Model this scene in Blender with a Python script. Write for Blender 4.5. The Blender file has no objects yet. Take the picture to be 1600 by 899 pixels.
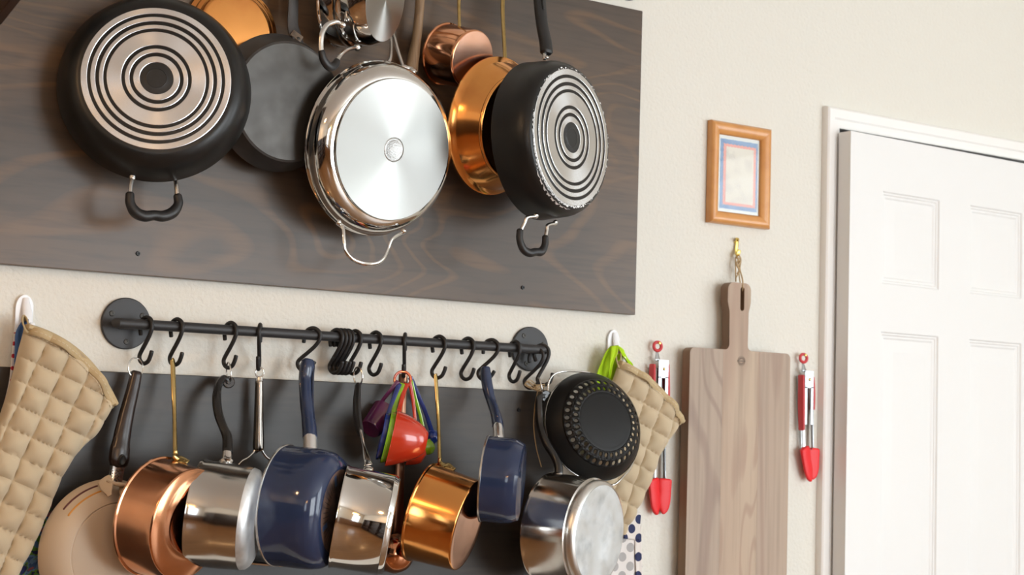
import bpy, bmesh, math, random
from math import sin, cos, pi, radians, sqrt
from mathutils import Vector as V, Matrix
random.seed(7)
SC = bpy.context.scene
COL = SC.collection

# ---------------------------------------------------------------- camera
cam = bpy.data.cameras.new('camera')
cam_ob = bpy.data.objects.new('camera', cam); COL.objects.link(cam_ob)
yaw, pitch, roll = radians(34.4), radians(4.74), radians(1.75)
fw = V((sin(yaw)*cos(pitch), cos(yaw)*cos(pitch), sin(pitch)))
rt = V((cos(yaw), -sin(yaw), 0)); up = rt.cross(fw)
r2 = rt*cos(roll) + up*sin(roll); u2 = -rt*sin(roll) + up*cos(roll)
cam_ob.matrix_world = Matrix(((r2.x, u2.x, -fw.x, 0), (r2.y, u2.y, -fw.y, -2.75), (r2.z, u2.z, -fw.z, 1.3413), (0, 0, 0, 1)))
cam.sensor_width = 36; cam.lens = 2650*36/1600; cam.clip_start = 0.05
cam.dof.use_dof = True; cam.dof.focus_distance = 2.95; cam.dof.aperture_fstop = 6.3
SC.camera = cam_ob

# ---------------------------------------------------------------- sky and light
SC.view_settings.view_transform = 'Standard'; SC.view_settings.look = 'None'
SC.view_settings.gamma = 1; SC.view_settings.use_curve_mapping = False
SC.view_settings.exposure = 0.02
world = bpy.data.worlds.new('sky'); SC.world = world; world.use_nodes = True
bg = world.node_tree.nodes['Background']
bg.inputs['Color'].default_value = (0.80, 0.90, 1.0, 1); bg.inputs['Strength'].default_value = 3.0

def area(name, loc, rot, sx, sy, power, color, portal=False):
    l = bpy.data.lights.new(name, 'AREA'); l.shape = 'RECTANGLE'; l.size = sx; l.size_y = sy
    l.energy = power; l.color = color
    if portal: l.cycles.is_portal = True
    o = bpy.data.objects.new(name, l); COL.objects.link(o); o.location = loc; o.rotation_euler = rot
    return o
# daylight through the glazed patio opening and the window in the wall behind the camera
area('daylight_patio', (3.35, -5.16, 1.30), (radians(90), 0, 0), 2.3, 2.2, 100, (0.93, 0.98, 1.0))
area('daylight_side', (5.36, -3.75, 1.50), (0, radians(90), 0), 2.3, 1.9, 52, (0.90, 0.97, 1.0))
area('daylight_window', (-0.45, -5.16, 1.55), (radians(90), 0, 0), 1.0, 1.2, 9, (0.85, 0.93, 1.0))

# ---------------------------------------------------------------- helpers
WM = {}
def obj(name, geo, mat, parent=None, M=None, smooth=40, kind=None, sub=0):
    """geo = (verts, faces) in world space, or local to M when M is given"""
    vs, fs = geo
    PW = WM[parent] if parent else Matrix.Identity(4)
    if M is None:
        if parent: M = Matrix.Translation(PW.to_translation())
        else:
            c = V((0, 0, 0))
            for v in vs: c += V(v)
            M = Matrix.Translation(c/len(vs))
        t = M.to_translation(); vs = [V(v) - t for v in vs]
    me = bpy.data.meshes.new(name); me.from_pydata([tuple(v) for v in vs], [], fs)
    bm = bmesh.new(); bm.from_mesh(me); bmesh.ops.remove_doubles(bm, verts=bm.verts, dist=1e-6)
    bmesh.ops.recalc_face_normals(bm, faces=bm.faces); bm.to_mesh(me); bm.free()
    if smooth:
        me.shade_smooth(); me.set_sharp_from_angle(angle=radians(smooth))
    for m in (mat if isinstance(mat, (list, tuple)) else [mat]): me.materials.append(m)
    o = bpy.data.objects.new(name, me); COL.objects.link(o)
    if parent:
        o.parent = parent; o.matrix_local = PW.inverted() @ M
    else: o.matrix_world = M
    WM[o] = M.copy()
    if kind: o['kind'] = kind
    if sub:
        md = o.modifiers.new('subdivision', 'SUBSURF'); md.levels = sub; md.render_levels = sub
    return o
def thing(name, label, cat, loc, group=None):
    o = bpy.data.objects.new(name, None); COL.objects.link(o); o.location = loc; o.empty_display_size = .02
    o['label'] = label; o['category'] = cat
    if group: o['group'] = group
    WM[o] = Matrix.Translation(loc); return o
def tag(o, label, cat, group=None):
    o['label'] = label; o['category'] = cat
    if group: o['group'] = group
    return o
def dup(root, loc, rot=None, label=None):
    r = root.copy(); COL.objects.link(r); r.location = loc
    if rot: r.rotation_euler = rot
    if label: r['label'] = label
    for ch in root.children:
        c = ch.copy(); COL.objects.link(c); c.parent = r
    return r
def join(*gs):
    vs, fs = [], []
    for v, f in gs:
        n = len(vs); vs += list(v); fs += [tuple(i+n for i in q) for q in f]
    return vs, fs
def xf(geo, M): return [M @ V(v) for v in geo[0]], geo[1]
def basis(origin, axis, upv=(0, 0, 1)):
    z = V(axis).normalized(); u = V(upv); y = (u - z*u.dot(z)).normalized(); x = y.cross(z)
    M = Matrix((x, y, z)).transposed().to_4x4(); M.translation = V(origin); return M
def lathe(prof, n=72):
    vs, fs, rings = [], [], []
    for r, z in prof:
        if r < 1e-6: rings.append([len(vs)]); vs.append((0, 0, z))
        else:
            rings.append(list(range(len(vs), len(vs)+n)))
            vs += [(r*cos(2*pi*k/n), r*sin(2*pi*k/n), z) for k in range(n)]
    for a, b in zip(rings, rings[1:]):
        for k in range(n):
            k2 = (k+1) % n
            if len(a) == 1 and len(b) == 1: continue
            if len(a) == 1: fs.append((a[0], b[k], b[k2]))
            elif len(b) == 1: fs.append((a[k], b[0], a[k2]))
            else: fs.append((a[k], b[k], b[k2], a[k2]))
    return vs, fs
def smooth_pts(pts, n=6, closed=False):
    P_ = [V(p) for p in pts]; out = []; m = len(P_)
    if m < 3 and not closed:
        return [P_[0].lerp(P_[1], i/n) for i in range(n+1)]
    rng = range(m) if closed else range(m-1)
    for i in rng:
        p0 = P_[(i-1) % m] if (closed or i > 0) else P_[0]*2-P_[1]
        p1 = P_[i]; p2 = P_[(i+1) % m]
        p3 = P_[(i+2) % m] if (closed or i < m-2) else P_[-1]*2-P_[-2]
        for k in range(n):
            t = k/n
            out.append(.5*((2*p1)+(p2-p0)*t+(2*p0-5*p1+4*p2-p3)*t*t+(3*p1-p0-3*p2+p3)*t**3))
    if not closed: out.append(P_[-1])
    return out
def interp(vals, m):
    if not isinstance(vals, (list, tuple)): return [vals]*m
    out = []
    for i in range(m):
        t = i/(m-1)*(len(vals)-1); k = min(int(t), len(vals)-2); f = t-k; f = f*f*(3-2*f)
        out.append(vals[k]*(1-f)+vals[k+1]*f)
    return out
def sweep(pts, w, d=None, ref=None, seg=12, p=1.0, n=6, closed=False, raw=False, cap=True):
    """sweep an ellipse (half sizes w across, d along ref) through smoothed points; p<1 squares it off"""
    Q = [V(q) for q in pts] if raw else smooth_pts(pts, n, closed)
    m = len(Q); Wd = interp(w, m); Dd = interp(d if d is not None else w, m)
    vs, fs = [], []; nrm = None
    for i in range(m):
        a = Q[(i-1) % m] if (closed or i > 0) else Q[0]; b = Q[(i+1) % m] if (closed or i < m-1) else Q[-1]
        t = (b-a).normalized()
        if ref is not None:
            nn = V(ref); nn = (nn - t*nn.dot(t)).normalized()
        else:
            if nrm is None:
                nn = V((0, 0, 1)) if abs(t.z) < .9 else V((0, 1, 0))
            else: nn = nrm
            nn = (nn - t*nn.dot(t)).normalized(); nrm = nn
        s = t.cross(nn)
        for k in range(seg):
            a_ = 2*pi*k/seg; c, e = cos(a_), sin(a_)
            c = math.copysign(abs(c)**p, c); e = math.copysign(abs(e)**p, e)
            vs.append(Q[i] + s*(c*Wd[i]) + nn*(e*Dd[i]))
    for i in range(m if closed else m-1):
        j = (i+1) % m
        for k in range(seg):
            k2 = (k+1) % seg
            fs.append((i*seg+k, i*seg+k2, j*seg+k2, j*seg+k))
    if cap and not closed:
        # domed caps
        for e, sgn in ((0, -1), (m-1, 1)):
            t = (Q[1]-Q[0]).normalized()*-1 if e == 0 else (Q[-1]-Q[-2]).normalized()
            base = list(range(e*seg, e*seg+seg)); r = min(Wd[e], Dd[e])*.45; c0 = Q[e]
            n0 = len(vs)
            for k in base: vs.append(c0 + (vs[k]-c0)*.72 + t*r*.8)
            cc = len(vs); vs.append(c0 + t*r)
            for k in range(seg):
                k2 = (k+1) % seg
                fs.append((base[k], base[k2], n0+k2, n0+k)); fs.append((n0+k, n0+k2, cc))
    return vs, fs
def box(x0, x1, y0, y1, z0, z1):
    vs = [(x, y, z) for x in (x0, x1) for y in (y0, y1) for z in (z0, z1)]
    return vs, [(0, 1, 3, 2), (4, 6, 7, 5), (0, 4, 5, 1), (2, 3, 7, 6), (0, 2, 6, 4), (1, 5, 7, 3)]
def plate(outer, holes, y0, y1):
    """x/z outline with holes, extruded from y0 to y1"""
    bm = bmesh.new(); loops = []
    for lp in [outer]+list(holes):
        vv = [bm.verts.new((x, y0, z)) for x, z in lp]; loops.append(vv)
        for a, b in zip(vv, vv[1:]+vv[:1]): bm.edges.new((a, b))
    bmesh.ops.triangle_fill(bm, use_beauty=True, use_dissolve=False, edges=bm.edges[:], normal=(0, -1, 0))
    bm.verts.index_update()
    vs = [v.co.copy() for v in bm.verts]; fs = [tuple(v.index for v in f.verts) for f in bm.faces]
    n = len(vs); vs2 = [V((v.x, y1, v.z)) for v in vs]; fs2 = [tuple(i+n for i in reversed(f)) for f in fs]
    side = []
    for vv in loops:
        ii = [v.index for v in vv]
        for a, b in zip(ii, ii[1:]+ii[:1]): side.append((a, b, b+n, a+n))
    bm.free(); return vs+vs2, fs+fs2+side
def rrect(x0, x1, z0, z1, r, n=5):
    out = []
    for cx, cz, a0 in ((x1-r, z1-r, 0), (x0+r, z1-r, 90), (x0+r, z0+r, 180), (x1-r, z0+r, 270)):
        for k in range(n+1):
            a = radians(a0+90*k/n); out.append((cx+r*cos(a), cz+r*sin(a)))
    return out
def bevel(o, w, seg=2, ang=35):
    m = o.modifiers.new('bevel', 'BEVEL'); m.width = w; m.segments = seg; m.limit_method = 'ANGLE'; m.angle_limit = radians(ang); m.harden_normals = False
    return o
def rect_loops(w, h, steps):
    """concentric rectangles (inset, depth) in x/z, depth goes to +y; last is filled"""
    vs, fs = [], []
    for ins, dep in steps:
        vs += [(-w/2+ins, dep, -h/2+ins), (w/2-ins, dep, -h/2+ins), (w/2-ins, dep, h/2-ins), (-w/2+ins, dep, h/2-ins)]
    for i in range(len(steps)-1):
        for k in range(4):
            k2 = (k+1) % 4; fs.append((i*4+k, i*4+k2, i*4+4+k2, i*4+4+k))
    b = (len(steps)-1)*4; fs.append((b, b+1, b+2, b+3)); return vs, fs
def rivet(c, axis, r, h):
    return xf(lathe([(0, h), (r*.45, h*.92), (r*.8, h*.6), (r, h*.1), (r, -h)], 16), basis(c, axis, (0.1, .3, 1)))
def torus(c, axis, R, r, n=28, seg=8, upv=(0, 0, 1), sy=1.0):
    M = basis(c, axis, upv)
    return sweep([M @ V((R*cos(2*pi*k/n), sy*R*sin(2*pi*k/n), 0)) for k in range(n)], r, closed=True, raw=True, seg=seg)

# ---------------------------------------------------------------- materials
def mat(name, color=(.8, .8, .8), rough=.5, metal=0., bump=None, vary=None, coat=0., aniso=0., emit=None, spec=None, scale3=(1, 1, 1), rnoise=None, alpha=None, sheen=0.):
    m = bpy.data.materials.new(name); m.use_nodes = True; nt = m.node_tree; N, L = nt.nodes, nt.links
    b = N['Principled BSDF']
    b.inputs['Base Color'].default_value = (*color, 1); b.inputs['Roughness'].default_value = rough; b.inputs['Metallic'].default_value = metal
    if coat: b.inputs['Coat Weight'].default_value = coat; b.inputs['Coat Roughness'].default_value = .08
    if spec is not None: b.inputs['Specular IOR Level'].default_value = spec
    if sheen: b.inputs['Sheen Weight'].default_value = sheen
    if emit: b.inputs['Emission Color'].default_value = (*emit[0], 1); b.inputs['Emission Strength'].default_value = emit[1]
    def noise(sc, det=4, s3=scale3, dist=0.):
        tc = N.new('ShaderNodeTexCoord'); mp = N.new('ShaderNodeMapping'); mp.inputs['Scale'].default_value = s3
        L.new(tc.outputs['Object'], mp.inputs['Vector']); t = N.new('ShaderNodeTexNoise')
        t.inputs['Scale'].default_value = sc; t.inputs['Detail'].default_value = det; t.inputs['Distortion'].default_value = dist
        L.new(mp.outputs['Vector'], t.inputs['Vector']); return t
    if vary:                                   # (colour, scale, low, high)
        t = noise(vary[1]); r = N.new('ShaderNodeMapRange'); r.inputs['From Min'].default_value = vary[2]; r.inputs['From Max'].default_value = vary[3]
        L.new(t.outputs['Fac'], r.inputs['Value']); mx = N.new('ShaderNodeMix'); mx.data_type = 'RGBA'
        mx.inputs['A'].default_value = (*color, 1); mx.inputs['B'].default_value = (*vary[0], 1)
        L.new(r.outputs['Result'], mx.inputs['Factor']); L.new(mx.outputs['Result'], b.inputs['Base Color'])
    if rnoise:                                 # (scale, low, high)
        t = noise(rnoise[0]); r = N.new('ShaderNodeMapRange'); r.inputs['From Min'].default_value = .3; r.inputs['From Max'].default_value = .7
        r.inputs['To Min'].default_value = rnoise[1]; r.inputs['To Max'].default_value = rnoise[2]
        L.new(t.outputs['Fac'], r.inputs['Value']); L.new(r.outputs['Result'], b.inputs['Roughness'])
    if bump:                                   # (scale, strength, distance)
        t = noise(bump[0]); bp = N.new('ShaderNodeBump'); bp.inputs['Strength'].default_value = bump[1]; bp.inputs['Distance'].default_value = bump[2]
        L.new(t.outputs['Fac'], bp.inputs['Height']); L.new(bp.outputs['Normal'], b.inputs['Normal'])
    if aniso:
        tg = N.new('ShaderNodeTangent'); tg.direction_type = 'RADIAL'; tg.axis = 'Z'
        b.inputs['Anisotropic'].default_value = aniso; L.new(tg.outputs['Tangent'], b.inputs['Tangent'])
    return m
def wood(name, c1, c2, c3, s3, rough=.5, spec=.5, ring=9., fine=60., dist=5., patch=3., patch_amt=.8, bump=.08, coat=0.):
    """three-tone stained wood: broad patches, cathedral rings and fine pores; s3 stretches along the grain"""
    m = bpy.data.materials.new(name); m.use_nodes = True; nt = m.node_tree; N, L = nt.nodes, nt.links; b = N['Principled BSDF']
    b.inputs['Roughness'].default_value = rough; b.inputs['Specular IOR Level'].default_value = spec
    if coat: b.inputs['Coat Weight'].default_value = coat; b.inputs['Coat Roughness'].default_value = .15
    tc = N.new('ShaderNodeTexCoord'); oi = N.new('ShaderNodeObjectInfo'); add = N.new('ShaderNodeVectorMath'); add.operation = 'ADD'
    L.new(tc.outputs['Object'], add.inputs[0])
    rnd = N.new('ShaderNodeVectorMath'); rnd.operation = 'SCALE'; rnd.inputs[0].default_value = (3.1, 1.7, 5.3); L.new(oi.outputs['Random'], rnd.inputs['Scale'])
    L.new(rnd.outputs['Vector'], add.inputs[1])
    mp = N.new('ShaderNodeMapping'); mp.inputs['Scale'].default_value = s3; L.new(add.outputs['Vector'], mp.inputs['Vector'])
    n1 = N.new('ShaderNodeTexNoise'); n1.inputs['Scale'].default_value = patch; n1.inputs['Detail'].default_value = 3; L.new(mp.outputs['Vector'], n1.inputs['Vector'])
    n2 = N.new('ShaderNodeTexNoise'); n2.inputs['Scale'].default_value = ring*.35; n2.inputs['Detail'].default_value = 2; n2.inputs['Distortion'].default_value = .6; L.new(mp.outputs['Vector'], n2.inputs['Vector'])
    mu = N.new('ShaderNodeMath'); mu.operation = 'MULTIPLY'; mu.inputs[1].default_value = dist*6; L.new(n2.outputs['Fac'], mu.inputs[0])
    sn = N.new('ShaderNodeMath'); sn.operation = 'SINE'; L.new(mu.outputs[0], sn.inputs[0])
    pw = N.new('ShaderNodeMapRange'); pw.inputs['From Min'].default_value = .55; pw.inputs['From Max'].default_value = 1.0; pw.inputs['To Max'].default_value = .65
    L.new(sn.outputs[0], pw.inputs['Value'])
    n3 = N.new('ShaderNodeTexNoise'); n3.inputs['Scale'].default_value = fine; n3.inputs['Detail'].default_value = 4
    mp3 = N.new('ShaderNodeMapping'); mp3.inputs['Scale'].default_value = tuple(x*(.25 if x == min(s3) else 1) for x in s3); L.new(add.outputs['Vector'], mp3.inputs['Vector']); L.new(mp3.outputs['Vector'], n3.inputs['Vector'])
    r1 = N.new('ShaderNodeMapRange'); r1.inputs['From Min'].default_value = .4; r1.inputs['From Max'].default_value = .68; r1.inputs['To Max'].default_value = patch_amt; L.new(n1.outputs['Fac'], r1.inputs['Value'])
    def mix(f, a, bcol):
        x = N.new('ShaderNodeMix'); x.data_type = 'RGBA'; L.new(f, x.inputs['Factor'])
        if isinstance(a, tuple): x.inputs['A'].default_value = (*a, 1)
        else: L.new(a, x.inputs['A'])
        x.inputs['B'].default_value = (*bcol, 1); return x.outputs['Result']
    k = mix(r1.outputs['Result'], c1, c2)
    k = mix(pw.outputs['Result'], k, c2 if patch_amt < .9 else c3)
    r3 = N.new('ShaderNodeMapRange'); r3.inputs['From Min'].default_value = .45; r3.inputs['From Max'].default_value = .75; r3.inputs['To Max'].default_value = .55; L.new(n3.outputs['Fac'], r3.inputs['Value'])
    k = mix(r3.outputs['Result'], k, c3); L.new(k, b.inputs['Base Color'])
    bp = N.new('ShaderNodeBump'); bp.inputs['Strength'].default_value = bump; bp.inputs['Distance'].default_value = .001
    L.new(n3.outputs['Fac'], bp.inputs['Height']); L.new(bp.outputs['Normal'], b.inputs['Normal'])
    return m

M_wall = mat('wall_paint', (.73, .71, .645), .75, bump=(130, .55, .004))
M_ceil = mat('ceiling_paint', (.82, .80, .76), .8, bump=(90, .3, .004))
M_white = mat('white_trim_paint', (.86, .85, .83), .35)
M_door = mat('white_door_paint', (.80, .805, .80), .38, bump=(160, .12, .0008), scale3=(1, 1, .12))
M_dark = mat('closet_black', (.03, .03, .03), .9)
M_board = wood('stained_plywood', (.082, .062, .048), (.165, .098, .054), (.050, .040, .034), (.34, 1, 1), .30, .36, ring=10, fine=95, dist=15, patch=4, patch_amt=.7)
M_board2 = wood('dark_stained_plywood', (.038, .036, .034), (.058, .046, .037), (.027, .027, .027), (.34, 1, 1), .36, .28, ring=6, fine=95, dist=8, patch=4, patch_amt=.6)
M_iron = mat('black_iron', (.022, .022, .023), .45, .3, bump=(500, .12, .0005))
M_iron2 = mat('black_powder_coat', (.030, .030, .032), .5, .1, bump=(400, .1, .0004))
M_screw = mat('black_screw', (.02, .02, .02), .4, .6)
M_non = mat('black_nonstick', (.011, .0105, .010), .34, spec=.35, bump=(420, .12, .0004))
M_strain = mat('black_strainer_coating', (.008, .008, .008), .38, spec=.22)
M_groove = mat('black_groove_coating', (.012, .012, .012), .45)
M_alu = mat('brushed_aluminium', (.82, .83, .85), .24, 1, aniso=.85, bump=(900, .03, .0002))
M_aluw = mat('worn_aluminium', (.9, .9, .9), .5, .6, vary=((.6, .63, .66), 30, .5, .75), aniso=.4)
M_chrome = mat('polished_steel', (.74, .73, .71), .07, 1, rnoise=(30, .05, .10))
M_steel = mat('satin_steel', (.66, .65, .63), .24, 1, aniso=.5)
M_disc = mat('brushed_steel_disc', (.43, .43, .41), .42, 1, aniso=.9)
M_haze = mat('hazy_steel', (.72, .72, .70), .30, 1, rnoise=(22, .2, .42), bump=(260, .06, .0006))
M_hazed = mat('chalky_worn_steel', (.76, .79, .81), .45, .85, vary=((.55, .58, .60), 26, .48, .72), rnoise=(30, .35, .6), bump=(120, .12, .001))
M_steelp = mat('steel_pan_wall', (.60, .585, .56), .13, 1, rnoise=(18, .09, .2))
M_copper = mat('polished_copper', (.74, .35, .19), .11, 1, rnoise=(20, .09, .18))
M_copper2 = mat('amber_copper', (.88, .40, .12), .13, 1, rnoise=(20, .10, .19), vary=((.76, .30, .09), 14, .5, .75))
M_copperd = mat('copper_disc', (.88, .52, .38), .2, 1, vary=((.80, .42, .27), 12, .45, .75))
M_copin = mat('tinned_copper_inside', (.6, .55, .5), .3, 1)
M_brass = mat('brass', (.60, .44, .18), .27, 1, vary=((.44, .31, .11), 60, .5, .8))
M_carbon = mat('carbon_steel', (.056, .052, .048), .42, .75, vary=((.10, .095, .088), 9, .42, .7), rnoise=(14, .34, .55), bump=(60, .06, .001))
M_carbond = mat('carbon_steel_side', (.055, .052, .050), .4, .6, vary=((.10, .095, .09), 10, .45, .7))
M_cwear = mat('heat_worn_plate', (.30, .23, .17), .45, .5, vary=((.12, .10, .09), 60, .4, .7))
M_rubber = mat('black_rubber', (.014, .014, .015), .42)
M_bake = mat('black_bakelite', (.012, .0115, .0115), .25)
M_brownh = mat('brown_black_bakelite', (.020, .011, .009), .27)
M_woodh = wood('weathered_handle_wood', (.29, .185, .10), (.20, .12, .06), (.09, .055, .03), (1, 1, .10), .5, ring=40, fine=160, dist=14)
M_blue = mat('navy_enamel', (.024, .037, .085), .10)
M_bluew = mat('worn_navy_enamel', (.026, .040, .088), .16, 0, vary=((.55, .30, .20), 55, .70, .74))
M_burn = mat('burnt_enamel_base', (.20, .125, .095), .4, .2, vary=((.05, .04, .045), 40, .45, .7))
M_beige = mat('beige_nonstick', (.56, .445, .325), .42)
M_beige2 = mat('beige_nonstick_base', (.50, .395, .29), .5)
M_line1 = mat('maroon_line', (.09, .012, .012), .4)
M_line2 = mat('orange_line', (.62, .27, .04), .4)
M_red = mat('red_plastic', (.52, .036, .012), .18, coat=.6)
M_green = mat('green_plastic', (.22, .42, .015), .2, coat=.6)
M_navy = mat('blue_plastic', (.012, .03, .17), .2, coat=.6)
M_purple = mat('purple_plastic', (.11, .018, .085), .2, coat=.6)
M_sil = mat('red_silicone', (.78, .014, .02), .45)
M_silp = mat('red_grip_rubber', (.60, .05, .06), .5)
M_mitt = mat('beige_cotton', (.53, .43, .29), .9, bump=(900, .3, .0006), sheen=.2)
M_mittb = mat('beige_binding', (.50, .385, .22), .85, bump=(700, .3, .0006))
M_stitch = mat('beige_thread', (.62, .52, .36), .8)
M_lime = mat('lime_cotton', (.43, .68, .008), .8, bump=(700, .2, .0005))
M_bluec = mat('blue_cotton', (.055, .13, .33), .85, bump=(700, .2, .0005))
M_plast = mat('white_plastic', (.84, .85, .88), .25)
M_nail = mat('brass_nail', (.85, .65, .2), .2, 1)
M_twine = mat('jute_twine', (.46, .33, .18), .9, bump=(900, .5, .001))
M_frame = wood('honey_frame_wood', (.62, .275, .075), (.70, .35, .12), (.48, .18, .045), (1, 1, 1), .32, ring=12, fine=90, dist=2, coat=.3)
M_cut = [wood('grey_oak_%d' % i, a, b_, c, (1, 1, .14), .55, ring=r, fine=90, dist=dd, patch=5, patch_amt=.55) for i, (a, b_, c, r, dd) in enumerate((
    ((.41, .32, .245), (.26, .18, .145), (.21, .16, .125), 11, 16), ((.48, .37, .27), (.34, .225, .165), (.27, .20, .145), 22, 9), ((.45, .35, .265), (.31, .21, .16), (.25, .19, .145), 14, 12)))]
M_cutside = wood('oak_edge', (.20, .12, .07), (.26, .16, .09), (.14, .085, .05), (1, 1, .14), .6)
M_paper = mat('white_mat_paper', (.76, .80, .78), .7)
M_pblue = mat('blue_print', (.30, .42, .60), .7, vary=((.22, .33, .52), 60, .45, .7))
M_ppink = mat('pink_print', (.80, .42, .37), .7)
M_pcream = mat('cream_print', (.74, .71, .63), .75, vary=((.66, .63, .57), 40, .52, .62))
M_stamp = mat('burnt_stamp', (.17, .13, .10), .7)
M_brownwood = wood('dark_bracket_wood', (.045, .022, .015), (.06, .03, .02), (.03, .015, .01), (.3, 1, 1), .4)
M_floor = wood('oak_floor', (.22, .115, .05), (.28, .15, .07), (.15, .075, .03), (.15, 1, 1), .35, coat=.2)
M_glass = bpy.data.materials.new('clear_glass'); M_glass.use_nodes = True
_nt = M_glass.node_tree; _nt.nodes.remove(_nt.nodes['Principled BSDF'])
_t, _g, _f, _m = (_nt.nodes.new('ShaderNode'+k) for k in ('BsdfTransparent', 'BsdfGlossy', 'Fresnel', 'MixShader'))
_g.inputs['Roughness'].default_value = .02; _f.inputs['IOR'].default_value = 1.18
_nt.links.new(_f.outputs[0], _m.inputs[0]); _nt.links.new(_t.outputs[0], _m.inputs[1]); _nt.links.new(_g.outputs[0], _m.inputs[2]); _nt.links.new(_m.outputs[0], _nt.nodes['Material Output'].inputs[0])
def dots_cloth(name, ground, dot, r, sp):
    """staggered printed dots on cloth, in object x/z"""
    m = mat(name, ground, .85); nt = m.node_tree; N, L = nt.nodes, nt.links; b = N['Principled BSDF']
    tc = N.new('ShaderNodeTexCoord'); sx = N.new('ShaderNodeSeparateXYZ'); L.new(tc.outputs['Object'], sx.inputs[0])
    def mt(op, a, bv=None):
        n = N.new('ShaderNodeMath'); n.operation = op
        for i, q in enumerate((a, bv)):
            if q is None: continue
            if isinstance(q, (int, float)): n.inputs[i].default_value = q
            else: L.new(q, n.inputs[i])
        return n.outputs[0]
    res = None
    for off in (0, .5):
        fx = mt('SUBTRACT', mt('FRACT', mt('ADD', mt('DIVIDE', sx.outputs['X'], sp), off+20)), .5)
        fz = mt('SUBTRACT', mt('FRACT', mt('ADD', mt('DIVIDE', sx.outputs['Z'], sp), off+20.2)), .5)
        dd = mt('SQRT', mt('ADD', mt('MULTIPLY', fx, fx), mt('MULTIPLY', fz, fz)))
        k = mt('LESS_THAN', dd, r/sp); res = k if res is None else mt('MAXIMUM', res, k)
    mx = N.new('ShaderNodeMix'); mx.data_type = 'RGBA'; mx.inputs['A'].default_value = (*ground, 1); mx.inputs['B'].default_value = (*dot, 1)
    L.new(res, mx.inputs['Factor']); L.new(mx.outputs['Result'], b.inputs['Base Color']); return m
M_dotn = dots_cloth('navy_dot_cotton', (.74, .69, .65), (.022, .03, .095), .0095, .038)
M_dotg = dots_cloth('grey_dot_cotton', (.74, .71, .69), (.40, .39, .39), .0095, .038)
M_dotr = dots_cloth('red_dot_cotton', (.72, .70, .70), (.45, .02, .04), .0035, .020)
def printed_cloth():
    m = mat('floral_cotton', (.03, .05, .16), .85); nt = m.node_tree; N, L = nt.nodes, nt.links
    tc = N.new('ShaderNodeTexCoord'); t = N.new('ShaderNodeTexNoise'); t.inputs['Scale'].default_value = 26; t.inputs['Detail'].default_value = 3; t.inputs['Distortion'].default_value = 1.5
    L.new(tc.outputs['Object'], t.inputs['Vector']); r = N.new('ShaderNodeValToRGB'); r.color_ramp.interpolation = 'CONSTANT'; e = r.color_ramp.elements
    e[0].position = 0; e[0].color = (.012, .02, .09, 1); e[1].position = .42; e[1].color = (.13, .30, .035, 1)
    for p_, c in ((.48, (.14, .27, .45, 1)), (.54, (.05, .12, .27, 1)), (.58, (.30, .09, .11, 1)), (.63, (.02, .04, .02, 1)), (.67, (.20, .42, .06, 1))):
        q = e.new(p_); q.color = c
    L.new(t.outputs['Fac'], r.inputs['Fac']); L.new(r.outputs['Color'], N['Principled BSDF'].inputs['Base Color']); return m
M_floral = printed_cloth()

# ================================================================ THE ROOM
def struct(name, geo, m, parent=None, **k):
    return obj(name, geo, m, parent, kind='structure', **k)
X0, X1, Y1, ZC = -1.7, 5.4, -5.2, 2.78
DX0, DX1, DZ = 2.765, 3.535, 2.050          # door opening
struct('floor', box(X0-.1, X1+.1, Y1-.1, .9, -.1, 0), M_floor)
struct('ceiling', box(X0-.1, X1+.1, Y1-.1, .9, ZC, ZC+.1), M_ceil)
struct('wall_back', plate([(X0, 0), (DX0-.02, 0), (DX0-.02, DZ+.02), (DX1+.02, DZ+.02), (DX1+.02, 0), (X1, 0), (X1, ZC), (X0, ZC)], [], 0, .12), M_wall, smooth=0)
struct('wall_left', box(X0-.1, X0, Y1, .12, 0, ZC), M_wall, smooth=0)
def swapxy(geo): return [(v[1], v[0], v[2]) for v in geo[0]], geo[1]
struct('wall_right', swapxy(plate([(Y1, 0), (.12, 0), (.12, ZC), (Y1, ZC)], [[(-4.75, .35), (-2.75, .35), (-2.75, 2.65), (-4.75, 2.65)]], X1, X1+.1)), M_wall, smooth=0)
w_ = struct('window_3', swapxy(plate([(-4.75, .35), (-2.75, .35), (-2.75, 2.65), (-4.75, 2.65)], [rrect(-4.68, -3.77, .42, 2.58, .002, 1), rrect(-3.73, -2.82, .42, 2.58, .002, 1)], X1+.03, X1+.08)), M_white, smooth=0)
struct('window_pane', swapxy(box(-4.70, -2.80, X1+.058, X1+.062, .40, 2.60)), M_glass, w_, smooth=0)
wins = [(-.98, .08)]; PX0, PX1 = 2.15, 4.55
struct('wall_front', plate([(X0, 0), (X1, 0), (X1, ZC), (X0, ZC)], [[(a, .92), (b, .92), (b, 2.18), (a, 2.18)] for a, b in wins] + [[(PX0, .03), (PX1, .03), (PX1, 2.45), (PX0, 2.45)]], Y1-.1, Y1), M_wall, smooth=0)
for i, (a, b) in enumerate(wins):
    w_ = struct('window_%d' % (i+1), plate([(a, .92), (b, .92), (b, 2.18), (a, 2.18)], [rrect(a+.05, (a+b)/2-.02, .97, 1.53, .002, 1), rrect((a+b)/2+.02, b-.05, .97, 1.53, .002, 1), rrect(a+.05, (a+b)/2-.02, 1.57, 2.13, .002, 1), rrect((a+b)/2+.02, b-.05, 1.57, 2.13, .002, 1)], Y1-.08, Y1-.03), M_white, smooth=0)
    struct('window_pane', box(a+.04, b-.04, Y1-.062, Y1-.058, .96, 2.14), M_glass, w_, smooth=0)
PM = (PX0+PX1)/2
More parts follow.
